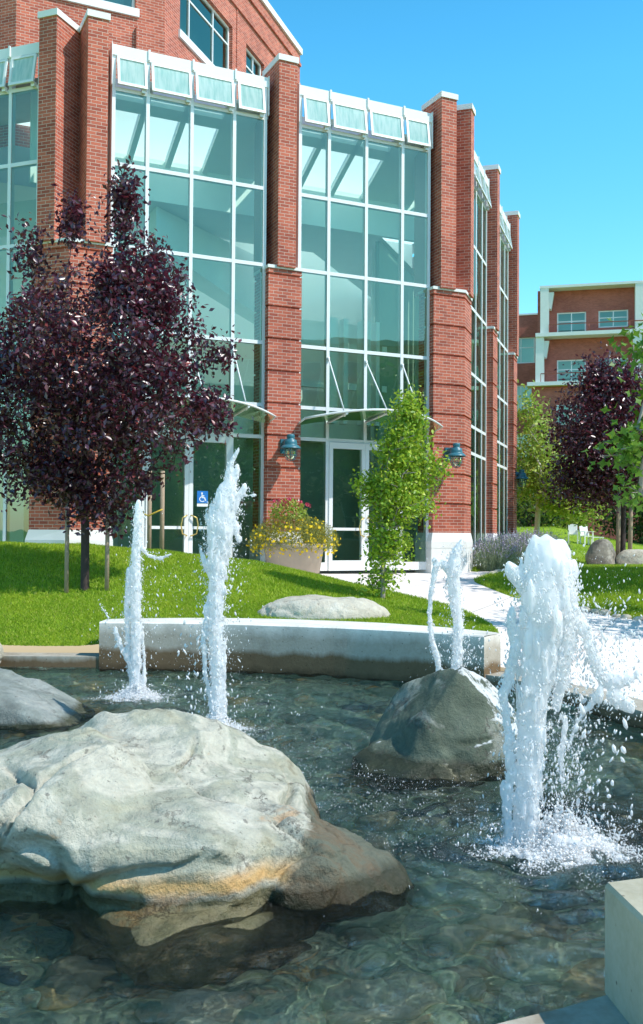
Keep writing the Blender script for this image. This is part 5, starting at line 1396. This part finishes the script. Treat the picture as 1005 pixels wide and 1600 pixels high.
# ------------------------------------------------------------------ garden chairs
def chair(x, y, z, rz, label):
    root = thing('garden_chair', label, 'chair', (x, y, z), 'white garden chairs on the far lawn'); root.rotation_euler = (0, 0, rz); root.scale = (.80, .9, 1.0)
    def add(name, boxes, rot=0.0, piv=(0, 0, 0)):
        mb = MB()
        for b_ in boxes: mb.box(*b_)
        if rot:
            m = Matrix.Translation(piv) @ Matrix.Rotation(rot, 4, 'X') @ Matrix.Translation([-p for p in piv]); mb.v = [tuple(m @ Vector(v)) for v in mb.v]
        mb.v = [(v[0]+x, v[1]+y, v[2]+z) for v in mb.v]
        mb.build(name, M['white_plastic'], root)
    add('seat', [(-.27+.11*i, -.168+.11*i, -.26, .24, .42, .45) for i in range(5)])
    add('backrest', [(-.27+.108*i, -.166+.108*i, .22, .25, .47, .94+.04*(1-abs(i-2)/2)) for i in range(5)]+[(-.27, .27, .25, .27, .52, .58), (-.27, .27, .25, .27, .80, .86)], R(-14), (0, .23, .45))
    for sx in (-1, 1):
        for sy in (-.25, .22): add('leg', [(sx*.27-.03, sx*.27+.03, sy-.03, sy+.03, 0, .64 if sy < 0 else .62)])
        add('armrest', [(sx*.27-.05, sx*.27+.05, -.32, .30, .641, .67)])
c = pix(895.5, 858, 48); chair(c.x, c.y, H(c.x, c.y), R(-12), 'left white garden chair on the far lawn')
c = pix(916.5, 858, 48.4); chair(c.x, c.y, H(c.x, c.y), R(14), 'right white garden chair on the far lawn')
c = pix(931, 857, 48.6); tz = H(c.x, c.y)
root = thing('side_table', 'low white garden table beside the right chair', 'table', (c.x, c.y, tz))
mb = MB(); mb.box(c.x-.32, c.x+.32, c.y-.3, c.y+.3, tz+.42, tz+.46); mb.build('table_top', M['white_plastic'], root)
for sx in (-1, 1):
    for sy in (-1, 1):
        mb = MB(); mb.box(c.x+sx*.27-.03, c.x+sx*.27+.03, c.y+sy*.25-.03, c.y+sy*.25+.03, tz, tz+.42); mb.build('leg', M['white_plastic'], root)

# ------------------------------------------------------------------ far brick office
FD = 75.0
f0 = pix(865, 600, FD); FO = frame((f0.x, f0.y), 90+14.7)
off = thing('brick_office', 'four storey red brick office with white piers and balconies in the distance', 'building', tuple(FO(8, -6, .6)))
def zl(y, D=FD): return pix(930, y, D).z
Z1, Z2, ZT = zl(601), zl(525), zl(454)
st = Z2-Z1; Zg = .5
levels = [Zg, Z1-2*st, Z1-st, Z1, Z2]
mb = MB(); ops = []
cols = [(.25, 2.4), (3.3, 5.45), (7.2, 9.4), (10.2, 12.4), (13.4, 15.6), (16.4, 18.6)]
for lv in (Z1-st, Z1, Z2):
    for a, b in cols: ops.append((a, b, lv+.15 if (a < 1 or a in (7.2, 13.4)) else lv+.45, lv+1.85 if lv < Z2 else lv+1.75))
for a, b in cols: ops.append((a, b, Z1-2*st+.5, Z1-2*st+2.0))
sh = {Z2: -.55, Z1: -1.0}
wall_open(mb, FO, -1.2, 22, Zg, ZT, ops, .2)
b_ = FO(-1.2, 0, 0); c_ = FO(-1.2, -7, 0); d_ = FO(22, -14, 0); e_ = FO(22, 0, 0)
mb.face([(c_.x, c_.y, Zg), (b_.x, b_.y, Zg), (b_.x, b_.y, ZT), (c_.x, c_.y, ZT)])
mb.fbox(FO, -1.6, 22, 0, .9, Zg, Z1-.30)          # lower storeys project
mb.build('wall', M['brick_far'], off)
for a, b, c, d in ops:
    if d < Z1: continue
    window(FO, a, b, c, d, off, ((a+b)/2,), ((c+d)/2+.1,), .12, w_=.07)
for lv, q_ in ((Z1-st, .0), (Z1-2*st, 0)):       # windows of the projecting base
    for a, b in cols:
        fr2 = FO
        mb = MB(); mb.fbox(FO, a, b, .90, .97, lv+.5, lv+2.0); f_ = mb.build('window', M['white_metal'], off)
        mb = MB(); mb.fbox(FO, a+.08, (a+b)/2-.04, .97, .985, lv+.58, lv+1.92); mb.fbox(FO, (a+b)/2+.04, b-.08, .97, .985, lv+.58, lv+1.92); mb.build('pane', M['glass_dark'], f_)
mb = MB(); mb.face([FO(-1.1, -1.4, Zg), FO(21.9, -1.4, Zg), FO(21.9, -1.4, ZT), FO(-1.1, -1.4, ZT)]); mb.build('dark_interior', M['ceil'], off)
for z, s_, q_ in ((Z2, -1.3, 1.3), (Z1, -1.9, 1.5)):
    mb = MB(); mb.fbox(FO, s_, 22, .003, q_, z-.28, z); mb.build('balcony', M['stone'], off)
    bal = MB(); bal.tube([FO(s_+1, q_-.1, z+.62), FO(22, q_-.1, z+.62)], .035, 6)
    k = s_+1
    while k < 22: bal.tube([FO(k, q_-.1, z), FO(k, q_-.1, z+.62)], .025, 5); k += 2.9
    bal.build('railing', M['red_rail'], off)
for z, ss_, top in ((Z2, (-.95, 5.9, 12.8), ZT-.1), (Z1, (-1.3, 5.75, 12.6), Z2-.29)):
    for s_ in ss_:
        mb = MB(); mb.fbox(FO, s_, s_+.62, .003, 1.15, z, top)
        mb.hexa([FO(s_+.62, .10, top-1.5), FO(s_+.80, .10, top-1.5), FO(s_+.80, .9, top-1.5), FO(s_+.62, .9, top-1.5), FO(s_+.62, .10, top-.25), FO(s_+1.0, .10, top-.25), FO(s_+1.0, .9, top-.25), FO(s_+.62, .9, top-.25)])
        mb.build('pier', M['stone'], off)
mb = MB(); mb.fbox(FO, -1.0, 22, -.4, 1.18, ZT-.099, ZT+.10); mb.build('parapet', M['stone'], off)
mb = MB(); mb.face([FO(-1.2, 0, ZT-.02), FO(22, 0, ZT-.02), FO(22, -14, ZT-.02), FO(-1.2, -14, ZT-.02)]); mb.build('roof', M['roof'], off)
# recessed wing on the left, in shade
FW = frame((FO(-1.2, -7, 0).x, FO(-1.2, -7, 0).y), 90+14.7)
mb = MB(); zt2 = pix(830, 487, 81).z
wops = [(-3.9, -.5, pix(830, 563, 81).z, pix(830, 522, 81).z), (-3.9, -.5, pix(830, 640, 81).z, pix(830, 598, 81).z), (-3.9, -.5, pix(830, 715, 81).z, pix(830, 675, 81).z)]
wall_open(mb, FW, -14, 0, Zg, zt2, wops, .2); mb.build('recessed_wing', M['brick_far'], off)
for o_ in wops: window(FW, *o_, off, (-2.8, -1.65), ((o_[2]+o_[3])/2+.25,), .12, w_=.07)
mb = MB(); mb.face([FW(-13.9, -1.2, Zg), FW(0, -1.2, Zg), FW(0, -1.2, zt2), FW(-13.9, -1.2, zt2)]); mb.build('dark_interior', M['ceil'], off)
mb = MB(); mb.fbox(FW, -14.1, 0, -.4, .12, zt2, zt2+.14); mb.build('parapet', M['stone'], off)
mb = MB(); mb.face([FW(-14, 0, zt2+.02), FW(0, 0, zt2+.02), FW(0, -10, zt2+.02), FW(-14, -10, zt2+.02)]); mb.build('roof', M['roof'], off)

# tan brick building across the plaza, mirrored in the entrance glass
bo = Vector((1.2, 22.2, 0))+Vector((.779, -.627, 0))*25
TB = frame((bo.x, bo.y), math.degrees(math.atan2(.627, .779))+180)      # facade faces back towards the entrance
tan_ = thing('tan_building', 'tan brick building across the plaza mirrored in the entrance glass', 'building', (bo.x, bo.y, .4))
mb = MB(); tops = []
for k in range(-4, 5):
    for z in (1.3, 4.4, 7.5): tops.append((k*2.7-.8, k*2.7+.8, z, z+2.3))
if TB.n.dot(Vector((-.779, .627, 0))) < 0:
    _f = TB
    TB = frame((bo.x, bo.y), math.degrees(math.atan2(.627, .779)))
wall_open(mb, TB, -13, 13, .3, 10.6, tops, .2)
for s_ in (-13, 13): mb.face([TB(s_, 0, .3), TB(s_, -9, .3), TB(s_, -9, 10.6), TB(s_, 0, 10.6)])
mb.face([TB(-13, -9, .3), TB(13, -9, .3), TB(13, -9, 10.6), TB(-13, -9, 10.6)]); mb.build('wall', M['brick_tan'], tan_)
mb = MB(); mb.fbox(TB, -13.1, 13.1, -9.1, .12, 10.6, 10.8); mb.build('roof', M['stone'], tan_)
for o_ in tops: window(TB, *o_, tan_, ((o_[0]+o_[1])/2,), (o_[2]+1.2,), .12)
mb = MB(); mb.face([TB(-12.9, -1, .3), TB(12.9, -1, .3), TB(12.9, -1, 10.5), TB(-12.9, -1, 10.5)]); mb.build('dark_interior', M['black'], tan_)

sl.cycles.is_caustics_light = True
for o in bpy.data.objects:
    if o.type == 'MESH':
        if o.name.startswith('water') and o.get('kind') == 'structure': o.cycles.is_caustics_caster = True
        if o.name.startswith(('pool_stones', 'pool_basin', 'stone', 'wet_shelf', 'boulder')): o.cycles.is_caustics_receiver = True
